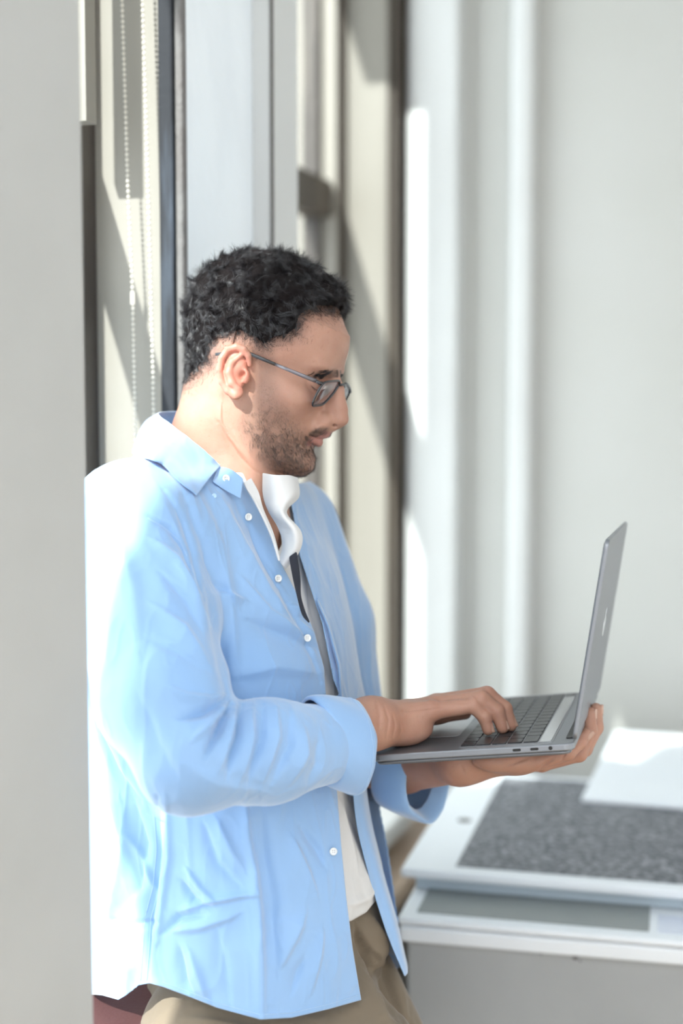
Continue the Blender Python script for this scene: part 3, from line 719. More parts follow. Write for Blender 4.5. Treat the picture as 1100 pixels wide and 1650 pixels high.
def sample(w, n, rng, flat=False):
    p = FA*w
    if flat: p = p/np.clip(np.abs((FN*nrm(-FC)).sum(1)), .12, 1)
    p = p/p.sum(); i = rng.choice(len(FC), n, p=p); t = rng.random((n, 2))
    q = BQ[i]; P = (BV[q[:, 0]]*(1-t[:, :1])+BV[q[:, 1]]*t[:, :1])*(1-t[:, 1:])+(BV[q[:, 3]]*(1-t[:, :1])+BV[q[:, 2]]*t[:, :1])*t[:, 1:]
    return P, FN[i], i
def tangent(n, d): t = d-(n*d).sum(-1, keepdims=True)*n; return nrm(t+1e-9)
def strands(P, N0, D0, L, r, seg, curl, cs, seed, droop=None, lift=.35):
    """grow tapered 3-sided strands; returns V, F"""
    n = len(P); pts = [P-N0*.0004]; d = nrm(D0+N0*lift); rs = np.random.default_rng(seed)
    for k in range(seg):
        c = np.stack([vnoise(pts[-1], cs, 11+seed), vnoise(pts[-1], cs, 37+seed), vnoise(pts[-1], cs, 71+seed)], -1)
        d = nrm(d+c*curl+(0 if droop is None else droop)); pts.append(pts[-1]+d*(L/seg)[:, None])
    pts = np.stack(pts, 1)
    dd = nrm(pts[:, -1]-pts[:, 0]); a = nrm(np.cross(dd, nrm(rs.standard_normal((n, 3))))); b = np.cross(dd, a)
    V = []; K = seg+1
    for k in range(K):
        rr = r*(1-.75*(k/seg)**1.5)
        for j in range(3):
            t = 2*math.pi*j/3; V.append(pts[:, k]+(a*math.cos(t)+b*math.sin(t))*(rr[:, None] if hasattr(rr, 'shape') and np.ndim(rr) else rr))
    V = np.stack(V, 1).reshape(-1, 3); base = (np.arange(n)*K*3)[:, None]
    f = []
    for k in range(seg):
        for j in range(3):
            j2 = (j+1) % 3; f.append(np.array([k*3+j, k*3+j2, (k+1)*3+j2, (k+1)*3+j]))
    Fq = (base[:, None, :]+np.stack(f)[None]).reshape(-1, 4)
    return V, Fq
# volume under the strands: scalp pushed out, thick on top, tapering to nothing at the fades
sh = spoly(proj(Vm), hair_poly); top = sm(hq[:, 1], 40, 130); frontm = sm(hq[:, 0], -20, 80)
hm = isH & (sh > -2)
thick = (.0025+.0080*top+.0030*frontm*sm(hq[:, 1], 70, 120))*sm(sh, 0, 34)
bump_ = vnoise(V, 95)*.0016*top+vnoise(V, 210)*.0009*(.3+.7*top)
HV = V+N*(thick+bump_*sm(sh, 6, 34)+.0)[:, None]
fk = hm[Q].all(1) & (sh[Q].min(1) > 15)
hV, hQ, hu_ = compact(HV, Q, fk)
M_under = hair_mat('hair_shade', (.008, .006, .006), .9); M_under.node_tree.nodes['Principled BSDF'].inputs['Specular IOR Level'].default_value = .1
hair = mesh_np('hair', hV, hQ, M_under, man)
hair['label'] = 'short curly dark hair, thick on top and faded at the sides'
Tm = np.zeros(len(FC)); shf = spoly(Fm, hair_poly); tkf = thick[BQ].mean(1)
rng = np.random.default_rng(5)
w = headf*(shf > -4)*np.where(shf > 16, 1., np.clip((shf+8)/24, 0, 1)**1.5)
P, Nn, I = sample(w, 60000, rng)
off = (tkf+0)[I]; hh = fh[I]; tp = sm(hh[:, 1], 30, 120); fd = sm(shf[I], 0, 36)
root = P+Nn*(off*.9)[:, None]
fwd = hf*np.where(hh[:, 0] > 40, .9, .45)[:, None]+(-hu)*(1.0-tp*.75)[:, None]+np.sign(hh[:, 2])[:, None]*hs*(tp*.35)[:, None]
cl = np.stack([vnoise(root, 85, 5), vnoise(root, 85, 25), vnoise(root, 85, 45)], -1)
D0 = tangent(Nn, fwd+cl*(.35+.75*tp)[:, None]+rng.standard_normal(P.shape)*.15)
L = (.0030+.0065*fd+.0050*tp*fd)*rng.uniform(.7, 1.25, len(P))
V1, F1 = strands(root, Nn, D0, L, np.full(len(P), .00013), 5, .42, 200, 1, lift=.16+.26*rng.random((len(P), 1)))
o = mesh_np('hair_strands', V1, F1, M_hair, hair)
# fade stubble
w = headf*np.clip(1-np.abs(shf-4)/22, 0, 1)
P, Nn, I = sample(w, 5000, rng)
V1, F1 = strands(P, Nn, tangent(Nn, hf*.35-hu+rng.standard_normal(P.shape)*.25), rng.uniform(.002, .0045, len(P)), np.full(len(P), .00009), 3, .2, 200, 2)
mesh_np('faded_hair', V1, F1, M_fine, hair)
# beard
sb = spoly(Fm, beard_poly); smo = spoly(Fm, must_poly)
dens = np.clip((sb+6)/26, 0, 1)**1.3*(.25+.9*sm(Fm[:, 1], 620, 735))
P, Nn, I = sample(headf*(fh[:, 0] > -45)*dens, 15000, rng)
D0 = tangent(Nn, -hu*.8+hf*.45+rng.standard_normal(P.shape)*.25)
Lb = rng.uniform(.0025, .0055, len(P))*(.55+.6*sm(Fm[I][:, 1], 640, 750))
V1, F1 = strands(P, Nn, D0, Lb, np.full(len(P), .00008), 4, .14, 160, 3)
V2, F2 = (lambda r: r)(None) if False else (None, None)
P, Nn, I = sample(headf*(smo > -1)*(fh[:, 1] < toH(hp(531, 690, 0))[1]+9), 2600, rng, True)
D0 = tangent(Nn, -hu*.7+hs*np.sign(fh[I][:, 2:3])*.8-hf*.2+rng.standard_normal(P.shape)*.2)
V2, F2 = strands(P, Nn, D0, rng.uniform(.003, .0052, len(P)), np.full(len(P), .00009), 4, .08, 200, 4, lift=.25)
beard = mesh_np('beard', np.concatenate([V1, V2]), np.concatenate([F1, F2+len(V1)]), M_beard, man); beard['label'] = 'short brown stubble beard and moustache'
# eyebrows
for s in (1, -1):
    sbw = spoly(Fm, brow_poly)
    P, Nn, I = sample(headf*(sbw > -1)*(fh[:, 2]*s > 3)*(np.abs(fh[:, 0]) > 60), 4200, rng, True)
    D0 = tangent(Nn, hs*s*.6-hf*.8-hu*.05+rng.standard_normal(P.shape)*.15)
    V1, F1 = strands(P, Nn, D0, rng.uniform(.003, .0055, len(P)), np.full(len(P), .00011), 4, .05, 200, 6, lift=.12)
    mesh_np('eyebrow', V1, F1, M_hair, man)
# eyelashes of the lowered lids
for s in (-1,):
    a = np.linspace(-1, 1, 46); pos = np.stack([101-6*np.abs(a)**2-4*(a > 0)*a, -9-2*a*a*1.0+0*a, (36+17*a)], 1)
    P = np.array([H(x, y, z*s) for x, y, z in pos]); Nn = np.tile(hf, (len(P), 1))
    V1, F1 = strands(P, Nn, np.tile(nrm(hf*.6-hu*.6), (len(P), 1)), np.full(len(P), .007), np.full(len(P), .00016), 3, .05, 50, 8)
    mesh_np('eyelashes', V1, F1, M_hair, man)
def surf_pt(x, y):
    p2 = proj(BV); d2 = ((p2-[x, y])**2).sum(1); i = np.nonzero(d2 < 9)[0]; j = i[np.argmin(BV[i, 1])]; return BV[j]
a = np.linspace(0, 1, 40); pts = np.array([surf_pt(503+16*t, 622+6*t+3*math.sin(3.1*t)) for t in a])
V1, F1 = strands(pts, np.tile(hf, (40, 1)), np.tile(nrm(hf*.5-hu*.75), (40, 1)), np.full(40, .0042), np.full(40, .00012), 3, .12, 150, 8)
mesh_np('eyelashes', V1, F1, M_hair, man)
# ================================================================== GLASSES
M_gf = mat('dark_acetate', (.02, .021, .025), .18, spec=.7); M_gt = mat('grey_metal_temple', (.16, .15, .165), .3, metal=.6)
lm = bpy.data.materials.new('lens_glass'); lm.use_nodes = True; nt = lm.node_tree; nt.nodes.clear()
o_ = nm(nt, 'ShaderNodeOutputMaterial'); tr = nm(nt, 'ShaderNodeBsdfTransparent'); gl = nm(nt, 'ShaderNodeBsdfGlossy'); gl.inputs['Roughness'].default_value = .03
tr.inputs[0].default_value = (.80, .80, .84, 1); mx = nm(nt, 'ShaderNodeMixShader'); lw = nm(nt, 'ShaderNodeLayerWeight'); lw.inputs[0].default_value = .35
mr = nm(nt, 'ShaderNodeMapRange'); mr.inputs[3].default_value = .10; mr.inputs[4].default_value = .5; nt.links.new(lw.outputs['Facing'], mr.inputs[0])
nt.links.new(mr.outputs[0], mx.inputs[0]); nt.links.new(tr.outputs[0], mx.inputs[1]); nt.links.new(gl.outputs[0], mx.inputs[2]); nt.links.new(mx.outputs[0], o_.inputs[0])
def tube(name, pts, r, m, parent, seg=10, closed=False, flat=1.0, up=None, world=False):
    pts = np.asarray(pts, float); n = len(pts); r = np.broadcast_to(np.asarray(r, float), (n,))
    T = np.roll(pts, -1, 0)-np.roll(pts, 1, 0) if closed else np.gradient(pts, axis=0)
    T = nrm(T); up = hu if up is None else up; A = nrm(np.cross(T, up)+1e-9); Bv = np.cross(T, A)
    V = [];
    for j in range(seg):
        t = 2*math.pi*j/seg; V.append(pts+(A*math.cos(t)*flat+Bv*math.sin(t))*r[:, None])
    V = np.stack(V, 1).reshape(-1, 3); f = []
    for i in range(n if closed else n-1):
        i2 = (i+1) % n
        for j in range(seg): j2 = (j+1) % seg; f.append((i*seg+j, i2*seg+j, i2*seg+j2, i*seg+j2))
    f = [tuple(x) for x in f]
    if not closed: f += [tuple(range(seg)), tuple(range((n-1)*seg, n*seg))[::-1]]
    return mesh_np(name, V, f, m, parent, world=world)
gA = toH(hp(549, 612, 12)); 
def lensP(u, v, s):           # u 0 (nose) .. 1 (outer), v 0 bottom .. 1 top, in head units
    c = 12+68*u; a = gA[0]+1-(u**1.6)*7-(1-v)*9; b = gA[1]-42*(1-v)-11*u
    return H(a, b, c*s)
gl_e = None
spec = mesh_np('eyeglasses', [H(gA[0]+2, gA[1]-6, -13), H(gA[0]+2, gA[1]-6, -13)+.00001, H(gA[0]+2, gA[1]-6, -13)], [(0, 1, 2)], M_gf, man)
bpy.data.objects.remove(spec)
brg = [H(gA[0]+1+3*math.sin(t), gA[1]-9+3*math.sin(t), 13*math.cos(t)) for t in np.linspace(0, math.pi, 9)]
spec = tube('eyeglasses', brg, .0014, M_gf, man); spec['label'] = 'dark rectangular eyeglasses with grey temples'
for s in (1, -1):
    n = 56; out = []
    for i in range(n):
        t = 2*math.pi*i/n; cx, cy = math.cos(t), math.sin(t); e = .42
        x = abs(cx)**e*math.copysign(1, cx); y = abs(cy)**e*math.copysign(1, cy)
        u = .5+.5*x*(1-.10*(y < 0)*abs(y)); v = .5+.5*y
        u += .42*max(0, .75-v)**1.3*(1-u)
        out.append((u, v))
    rim = np.array([lensP(u, v, s) for u, v in out])
    tube('rim', rim, .00125, M_gf, spec, closed=True, seg=8)
    cen = lensP(.5, .5, s); ring = [cen]+[cen+(p-cen)*k for k in (.5, .98) for p in rim]
    f = [(0, 1+i, 1+(i+1) % n) for i in range(n)]+[(1+i, 1+n+i, 1+n+(i+1) % n, 1+(i+1) % n) for i in range(n)]
    ring = np.array(ring); ring[0] += hf*.002; ring[1:1+n] += hf*.0014
    V = np.concatenate([ring, ring-hf*.0015]); k = len(ring); f2 = f+[tuple(k+q for q in x)[::-1] for x in f]+[(1+n+i, k+1+n+i, k+1+n+(i+1) % n, 1+n+(i+1) % n) for i in range(n)]
    mesh_np('lens', V, f2, lm, spec)
    he = lensP(1.0, .92, s)
    q1 = toH(hp(443, 587, 100)); q2 = toH(hp(400, 569, 108)); q3 = toH(hp(347, 571, 112)); q1[2] *= s; q2[2] *= s; q3[2] *= s
    hin = [lensP(.97, .93, s), lensP(1.02, .92, s)-hf*.002+hs*s*.001, H(*(toH(lensP(1.0, .9, s))*[1, 1, 1]+np.array([-8, 2, 6*s])))]
    tube('hinge', hin, [.0019, .0021, .0018], M_gf, spec)
    mid = [hin[-1], *(hin[-1]*(1-t)+H(*q1)*t+hs*s*.0015*math.sin(t*3.1) for t in (.33, .66)), H(*q1)]
    tube('temple', mid, [.0022, .0021, .0019, .0017], M_gt, spec, flat=.45)
    tube('temple_tip', [H(*q1), H(*(q1*.5+q2*.5)), H(*q2), H(*(q2*.5+q3*.5+np.array([0, 2, 0]))), H(*q3)], [.0018, .002, .002, .002, .0017], M_gf, spec, flat=.6)
# ================================================================== CLOTHES
def cloth(name, c, c2, rough=.75, weave=1500, trans=.12, sh=.15, spec=.25):
    m = mat(name, c, rough, noise=(7, c2, .35, .7), bump=(weave, .15, .0004), spec=spec, sheen=sh)
    nt = m.node_tree; b = nt.nodes['Principled BSDF']; out = nt.nodes['Material Output']
    t = nm(nt, 'ShaderNodeBsdfTranslucent'); t.inputs[0].default_value = (*c, 1); mx = nm(nt, 'ShaderNodeMixShader'); mx.inputs[0].default_value = trans
    nt.links.new(b.outputs[0], mx.inputs[1]); nt.links.new(t.outputs[0], mx.inputs[2]); nt.links.new(mx.outputs[0], out.inputs[0]); return m
M_shirt = cloth('light_blue_cotton', (.265, .46, .755), (.295, .49, .78), sh=.7, spec=.6, rough=.6); M_tee = cloth('white_cotton', (.74, .735, .73), (.70, .70, .70))
M_khaki = cloth('khaki_twill', (.20, .16, .115), (.175, .14, .10), .8, 900, .02); M_thread = mat('pale_thread', (.45, .64, .86), .8)
M_button = mat('white_button', (.78, .80, .80), .25); M_strap = cloth('black_strap', (.015, .018, .028), (.02, .022, .035), .6, 900, 0)
yaw = math.radians(25); bF = np.array([math.cos(yaw), -math.sin(yaw), 0]); bS = np.array([-math.sin(yaw), -math.cos(yaw), 0])
def U2(py, d=1.6): return (825-py)/F*d
def torso_loft(keys, D=1.60, shrink=0.):
    keys = np.array(keys, float); u = U2(keys[:, 0])[::-1]; half = ((keys[:, 2]-keys[:, 1])/2/F*D)[::-1]; cx = (((keys[:, 2]+keys[:, 1])/2-550)/F*D)[::-1]; rs = keys[:, 3][::-1]
    uu = np.linspace(u[0], u[-1], 400); k = np.ones(31)/31
    def smooth(y):
        z = np.interp(uu, u, y); zp = np.pad(z, 15, mode='edge'); return np.convolve(zp, k, 'valid')
    H_, X_, S_ = smooth(half), smooth(cx), smooth(rs)
    Rf = np.sqrt(np.maximum(H_**2-(S_*math.sin(yaw))**2, .003))/math.cos(yaw)
    def fn(P):
        U = P[..., 2]; rf = np.interp(U, uu, Rf)-shrink; rs_ = np.interp(U, uu, S_)-shrink; x = np.interp(U, uu, X_)
        q0 = P[..., 0]-x; q1 = P[..., 1]-D; f = q0*bF[0]+q1*bF[1]; s = q0*bS[0]+q1*bS[1]; e = 2.3
        k = ((np.abs(f)/rf)**e+(np.abs(s)/rs_)**e)**(1/e)
        g = np.sqrt((f/rf**2)**2+(s/rs_**2)**2)*1.0+1e-6; r = np.sqrt((f/rf)**2+(s/rs_)**2)+1e-6
        d = (k-1)*r/g*.9
        d = np.minimum(d, .06)
        return np.maximum(d, np.maximum(U-u[-1], u[0]-U))
    c = np.array([np.mean(X_), D, (u[0]+u[-1])/2]); return Prim(fn, c, max(H_.max(), S_.max())*1.3+(u[-1]-u[0])/2)
TK = [(742, 250, 440, .075), (770, 212, 470, .13), (800, 185, 487, .165), (840, 160, 500, .185), (900, 148, 532, .192), (1000, 140, 558, .192), (1100, 140, 573, .188),
      (1200, 150, 598, .185), (1300, 154, 618, .188), (1400, 150, 640, .192), (1500, 153, 652, .197), (1600, 172, 660, .200), (1680, 180, 665, .202)]
S = Field()
S.u(torso_loft(TK), .001)
S.u(cap(C(325, 790, 1.59), C(215, 846, 1.445), .050, .064), .05)
S.u(cap(C(345, 790, 1.61), C(455, 850, 1.75), .045, .06), .05)
slR = [C(216, 850, 1.445), C(240, 1000, 1.405), C(262, 1120, 1.365), C(305, 1226, 1.330), C(430, 1210, 1.385), C(552, 1196, 1.454)]
S.u(chainp(slR[:3], [.066, .067, .062]), .016)
S.u(chainp(slR[2:4], [.062, .0465]), .02)
S.u(chainp(slR[3:], [.0465, .0475, .0375]), .02)
slL = [C(462, 850, 1.745), C(520, 1010, 1.74), C(560, 1215, 1.735), C(640, 1240, 1.675)]
S.u(chainp(slL, [.062, .062, .050, .042]), .012)
# folds traced over the near side: (points, width px, height mm)
FOLDS = [
 # chest
 ([(300, 800), (330, 870), (348, 960), (362, 1060), (368, 1120)], 9, -5), ([(322, 800), (352, 880), (370, 980), (382, 1080)], 14, 3),
 ([(265, 790), (300, 840), (318, 900), (332, 960)], 7, -3), ([(352, 800), (392, 880), (430, 950), (470, 1010), (505, 1050)], 12, 3.5),
 ([(375, 800), (420, 880), (462, 950)], 9, -3), ([(345, 955), (372, 962), (392, 968)], 7, 3), ([(340, 930), (360, 955), (372, 975)], 5, -2.5),
 ([(385, 930), (430, 985), (490, 1030)], 7, 2.5), ([(400, 1000), (450, 1020), (510, 1045)], 10, -3), ([(380, 1090), (440, 1075), (510, 1085)], 16, 3),
 ([(405, 845), (440, 925), (490, 1025), (515, 1100)], 5, -2), ([(480, 1000), (500, 1020), (520, 1030)], 5, 2.5), ([(465, 975), (490, 985)], 5, 2),
 # shoulder and sleeve head
 ([(240, 830), (275, 850), (300, 885), (315, 930)], 5, -3), ([(248, 870), (285, 900), (312, 950), (335, 1010)], 7, 3), ([(262, 925), (300, 965), (325, 1020)], 7, -2.5),
 ([(250, 975), (295, 1010), (330, 1060)], 8, 2.5), ([(245, 1030), (290, 1050), (335, 1080)], 8, -2), ([(190, 860), (215, 950), (225, 1040)], 20, 3),
 # elbow bend folds, fanning out of the crook
 ([(362, 1118), (335, 1125), (300, 1120), (270, 1105)], 6, 3), ([(362, 1128), (330, 1150), (290, 1160)], 6, -4), ([(366, 1135), (340, 1170), (310, 1195)], 6, 4),
 ([(372, 1135), (352, 1180), (330, 1220)], 6, -4.5), ([(380, 1135), (368, 1190), (352, 1240)], 6, 4), ([(392, 1135), (384, 1190), (366, 1250)], 6, -4), ([(408, 1135), (404, 1190), (385, 1255)], 7, 4),
 ([(425, 1135), (424, 1190), (400, 1260)], 7, -3.5), ([(445, 1140), (448, 1190), (425, 1255)], 7, 3.5), ([(468, 1150), (470, 1200), (440, 1260)], 8, -3), ([(490, 1175), (492, 1215), (470, 1262)], 8, 3),
 ([(515, 1190), (515, 1230), (495, 1268)], 7, -2.5), ([(300, 1230), (350, 1262), (420, 1272)], 12, 2), ([(230, 1130), (255, 1200), (290, 1260)], 14, -2),
 # lower body
 ([(255, 1285), (258, 1380), (250, 1440), (240, 1500), (238, 1580)], 5, -3), ([(268, 1285), (272, 1380), (264, 1440), (252, 1520)], 8, 2.5),
 ([(395, 1290), (400, 1350), (412, 1410), (418, 1470), (422, 1560), (424, 1640)], 9, 5), ([(420, 1300), (428, 1380), (440, 1450), (445, 1560)], 16, -4),
 ([(290, 1470), (330, 1455), (380, 1445), (415, 1440)], 6, 3.5), ([(262, 1505), (290, 1482), (330, 1475)], 6, -4), ([(292, 1420), (312, 1448), (340, 1462)], 5, -3.5), ([(300, 1400), (322, 1430), (345, 1450)], 5, 3),
 ([(280, 1500), (320, 1495), (380, 1475)], 9, 3), ([(350, 1320), (372, 1370), (392, 1400)], 8, 2.5), ([(330, 1330), (350, 1390), (385, 1425)], 7, -2.5),
 ([(305, 1530), (320, 1570), (335, 1610)], 8, 3.5), ([(290, 1530), (300, 1580), (312, 1600)], 6, -3), ([(350, 1500), (362, 1560), (372, 1620)], 9, -2.5), ([(470, 1350), (492, 1400), (510, 1440)], 8, 3), ([(485, 1330), (515, 1370), (525, 1400)], 6, -2.5),
 ([(450, 1560), (475, 1510), (492, 1470)], 9, 3), ([(500, 1600), (512, 1540), (520, 1500)], 7, 2.5), ([(470, 1600), (490, 1545)], 6, -2.5),
 ([(195, 1290), (205, 1350), (190, 1420), (175, 1480)], 12, 4), ([(215, 1290), (232, 1360), (222, 1430), (185, 1480)], 10, -3.5), ([(175, 1480), (215, 1490), (250, 1485)], 6, -3.5), ([(205, 1340), (235, 1400), (250, 1440)], 6, 2.5),
 ([(200, 1510), (210, 1560), (205, 1600)], 10, 3), ([(170, 1300), (178, 1380), (165, 1450)], 10, -2.5), ([(160, 1180), (185, 1240), (225, 1290)], 8, -3), ([(150, 1220), (180, 1290), (200, 1350)], 8, 3),
]
def cut_mesh(V, Q, f):             # keep f<=0 ; border vertices slide onto f=0
    keep = ~(f[Q] > 0).all(1)
    V2, Q2, u = compact(V, Q, keep); return V2, Q2, u, f[u]
def snap(V, fnc, f, it=3, eps=4e-4):
    m = f > 0
    for _ in range(it):
        if not m.any(): break
        P = V[m]; g = np.stack([(fnc(P+np.eye(3)[k]*eps)-fnc(P-np.eye(3)[k]*eps))/(2*eps) for k in range(3)], 1)
        ff = fnc(P); P = P-g*(ff/((g**2).sum(1)+1e-9))[:, None]*(np.abs(ff) < 60)[:, None]; V = V.copy(); V[m] = P
    return V
hem = [(120, 1600), (165, 1604), (190, 1611), (203, 1604), (222, 1588), (240, 1584), (262, 1590), (300, 1604), (350, 1624), (420, 1643), (470, 1640), (530, 1626), (583, 1611), (640, 1560), (700, 1540)]
plk = [(352, 752), (372, 762), (393, 776), (411, 804), (434, 858), (456, 913), (484, 967), (506, 1017), (522, 1076), (526, 1130), (538, 1230), (543, 1276), (550, 1365), (558, 1447), (568, 1528), (582, 1612), (586, 1660)]
far_in = [(455, 745), (468, 800), (472, 822), (484, 895), (497, 935), (520, 1004), (538, 1095), (548, 1120), (560, 1140)]
neck_hole = [(222, 690), (262, 735), (318, 752), (352, 756), (393, 776), (470, 782), (520, 770), (520, 640), (222, 640)]
opening = plk[2:10]+far_in[::-1][1:]
FORE = cap(slR[4], slR[5]+(slR[5]-slR[4])*.5, .0475, .036)
def fcut(P):
    p = proj(P); hemy = np.interp(p[:, 0], [a for a, b in hem], [b for a, b in hem]); f = (p[:, 1]-hemy)
    o1 = spoly(p, opening); mid = (P[:, 0]-C(350, 0, 1.6)[0])*bS[0]+(P[:, 1]-1.6)*bS[1]
    px = np.interp(p[:, 1], [b for a, b in plk], [a for a, b in plk]); f2 = np.where((p[:, 1] > 1140), np.minimum(p[:, 0]-px, (p[:, 1]-1140)*1.), -50)*np.where(P[:, 1] > 1.70, 0, 1)-np.where(P[:, 1] > 1.70, 50, 0)
    slv = (FORE.fn(P) < .010) & (p[:, 1] > 1118); o1 = np.where(slv, -50, o1); f = np.where(slv, -50, np.maximum(np.maximum(f, np.where(mid > -.10, o1, -50)), f2))
    f = np.maximum(f, spoly(p, neck_hole)); 
    # far body side is cut straight; sleeve ends
    e = (P-C(570, 1194, 1.462))@nrm(C(560, 1194, 1.46)-C(430, 1212, 1.385)); nearm = (FORE.fn(P) < .022) & (p[:, 1] > 1112)
    f = np.maximum(f, np.where(nearm & (P[:, 1] < 1.56), e*1500, -50))
    return f
h = .0017
V, Q = surface_nets(S, axis([(C(95, 0, 1.4)[0], C(715, 0, 1.65)[0], h)]), axis([(1.26, 1.50, h), (1.50, 1.86, .0040)]), axis([(U2(1670), U2(700), h)]))
V = lap_smooth(V, Q, 3, .5); N = vnormals(V, Q)
f = fcut(V); 
Vw = wrinkle(V, N, FOLDS)
f = fcut(Vw); V2, Q2, u2, f2 = cut_mesh(Vw, Q, f); V2 = snap(V2, fcut, f2)
print('shirt', len(V2), _t.time()-_t0)
shirt = mesh_np('shirt', V2, Q2, M_shirt, man); shirt['label'] = 'light blue cotton shirt worn open, cuffs turned back'
so = shirt.modifiers.new('s', 'SOLIDIFY'); so.thickness = .0009; so.offset = -1
# ray onto the shirt or another surface along a pixel, by nearest projected vertex of the near side
def on_surf(Vs, pts, lift=.0008, near=None):
    p2 = proj(Vs); out = []
    for x, y in pts:
        d2 = ((p2-[x, y])**2).sum(1); i = np.nonzero(d2 < 36)[0]
        if not len(i): i = np.argsort(d2)[:6]
        j = i[np.argmin(Vs[i, 1])]; i = i[Vs[i, 1] < Vs[j, 1]+.012]; dd = np.average(Vs[i, 1], weights=1/(d2[i]+1)); out.append(C(x, y, dd-lift))
    return np.array(out)
def poly3(pts): return [C(*p) for p in pts]
def resample(pts, n):
    pts = np.asarray(pts, float); L = np.r_[0, np.cumsum(np.linalg.norm(np.diff(pts, axis=0), axis=1))]; t = np.linspace(0, L[-1], n)
    return np.stack([np.interp(t, L, pts[:, k]) for k in range(pts.shape[1])], 1)
def spl(pts, n):                   # Catmull-Rom
    p = np.asarray(pts, float); p = np.vstack([2*p[0]-p[1], p, 2*p[-1]-p[-2]]); out = []; m = len(p)-3
    for t in np.linspace(0, m-1e-6, n):
        i = int(t); x = t-i; a, b, c, d = p[i:i+4]; out.append(.5*((2*b)+(c-a)*x+(2*a-5*b+4*c-d)*x*x+(3*b-a-3*c+d)*x**3))
    return np.array(out)
def sheet(name, rows, m, parent, nu=60, nv=24, th=.0012, wr=0., folds=None, sub=0):
    """rows: list of polylines (same meaning along u) given in camera frame"""
    R_ = np.array([spl(r, nu) for r in rows]); G = np.array([spl(R_[:, i], nv) for i in range(nu)])  # nu,nv,3
    V = G.reshape(-1, 3); q = np.array([(i*nv+j, (i+1)*nv+j, (i+1)*nv+j+1, i*nv+j+1) for i in range(nu-1) for j in range(nv-1)])
    N = vnormals(V, q)
    if (N*nrm(-V)).sum() < 0: q = q[:, ::-1]; N = -N
    if wr or folds: V = wrinkle(V, N, folds or [], wr)
    o = mesh_np(name, V, q, m, parent); s = o.modifiers.new('s', 'SOLIDIFY'); s.thickness = th; s.offset = 0
    o.modifiers.new('ss', 'SUBSURF').levels = 1; o.modifiers['ss'].render_levels = 1
    return o, V
def median(y, n):
    k = n//2; yp = np.pad(y, k, mode='edge'); return np.median(np.stack([yp[i:i+len(y)] for i in range(n)]), 0)
def over(pts, idx, lift):          # bring the first points of an edge onto the cloth
    out = list(pts)
    for i in idx:
        q = proj(pts[i][None])[0]; d = on_surf(V2, [tuple(q)], lift)[0][1]; out[i] = C(q[0], q[1], min(d, pts[i][1]) if i else d)
    return out
# --- collar leaf (near side and round the back)
top_ = [C(356, 750, 1.492), C(335, 731, 1.478), C(305, 706, 1.475), C(278, 684, 1.495), C(258, 670, 1.55), C(262, 664, 1.62), C(320, 668, 1.69), C(400, 715, 1.70), C(455, 755, 1.665)]
mid_ = [C(340, 768, 1.478), C(318, 752, 1.462), C(285, 722, 1.455), C(255, 698, 1.475), C(234, 690, 1.55), C(240, 682, 1.64), C(320, 690, 1.715), C(410, 735, 1.715), C(466, 768, 1.66)]
bot_ = [C(316, 799, 1.462), C(292, 780, 1.446), C(262, 752, 1.440), C(238, 741, 1.465), C(216, 734, 1.55), C(225, 724, 1.65), C(320, 725, 1.735), C(430, 770, 1.715), C(476, 781, 1.65)]
bot_ = over(bot_, (0, 1, 2, 3), .006); mid_ = over(mid_, (0, 1, 2), .011)
coll, _ = sheet('collar', [top_, mid_, bot_], M_shirt, shirt, 120, 24, .0016, .8)
sheet('collar', [poly3([(440, 748, 1.60), (462, 756, 1.60), (476, 766, 1.60)]), poly3([(446, 764, 1.585), (466, 776, 1.585), (481, 786, 1.59)])], M_shirt, shirt, 12, 6, .0014)
# --- collar stand with the top button
st_, _ = sheet('collar_stand', [[C(350, 751, 1.494), C(372, 756, 1.488), C(392, 771, 1.484)], over([C(342, 776, 1.47), C(362, 790, 1.47), C(388, 804, 1.47)], (0, 1, 2), .005)], M_shirt, shirt, 14, 8, .0014)
# --- near placket: raised double edge with ruffled topstitching
for off, nm_ in ((0, 'placket'),):
    ctr = resample(plk[2:], 150); tn = np.gradient(ctr, axis=0); tn /= np.linalg.norm(tn, axis=1, keepdims=True); nn_ = np.stack([-tn[:, 1], tn[:, 0]], 1)
    rows = []
    for k, w_ in enumerate((0, -6, -13, -21, -27)):
        pp = ctr-nn_*(-w_); y = ctr[:, 1]; ok = 1
        s3 = on_surf(V2, ctr-nn_*(-w_ if k else 7), .0016)
        # smooth depth along the strip
        dd = median(s3[:, 1], 21); hi_ = (y > 1030) & (y < 1200)
        if hi_.any():
            j0 = np.argmax(hi_); dd = np.where(hi_, dd[j0-12:j0].mean()+(y-1030)*2e-5, dd)
        dd = np.convolve(np.pad(dd, 6, mode='edge'), np.ones(13)/13, 'valid'); dd = dd-(.0008+.0006*np.sin(np.arange(150)*1.1+k))*(1 if k in (1, 2, 3) else .2)
        rows.append(np.array([C(x, y_, d_) for (x, y_), d_ in zip(pp, dd)]))
    sel = (ctr[:, 1] < 1128) | (ctr[:, 1] > 1268)
    for a, b in ((0, np.argmax(ctr[:, 1] > 1134)), (np.argmax(ctr[:, 1] > 1262), int(np.argmax(ctr[:, 1] > 1606)))):
        Rr = [r[a:b] for r in rows]; n_ = b-a
        o_, _ = sheet('placket', Rr, M_shirt, shirt, n_*2, 10, .0012)
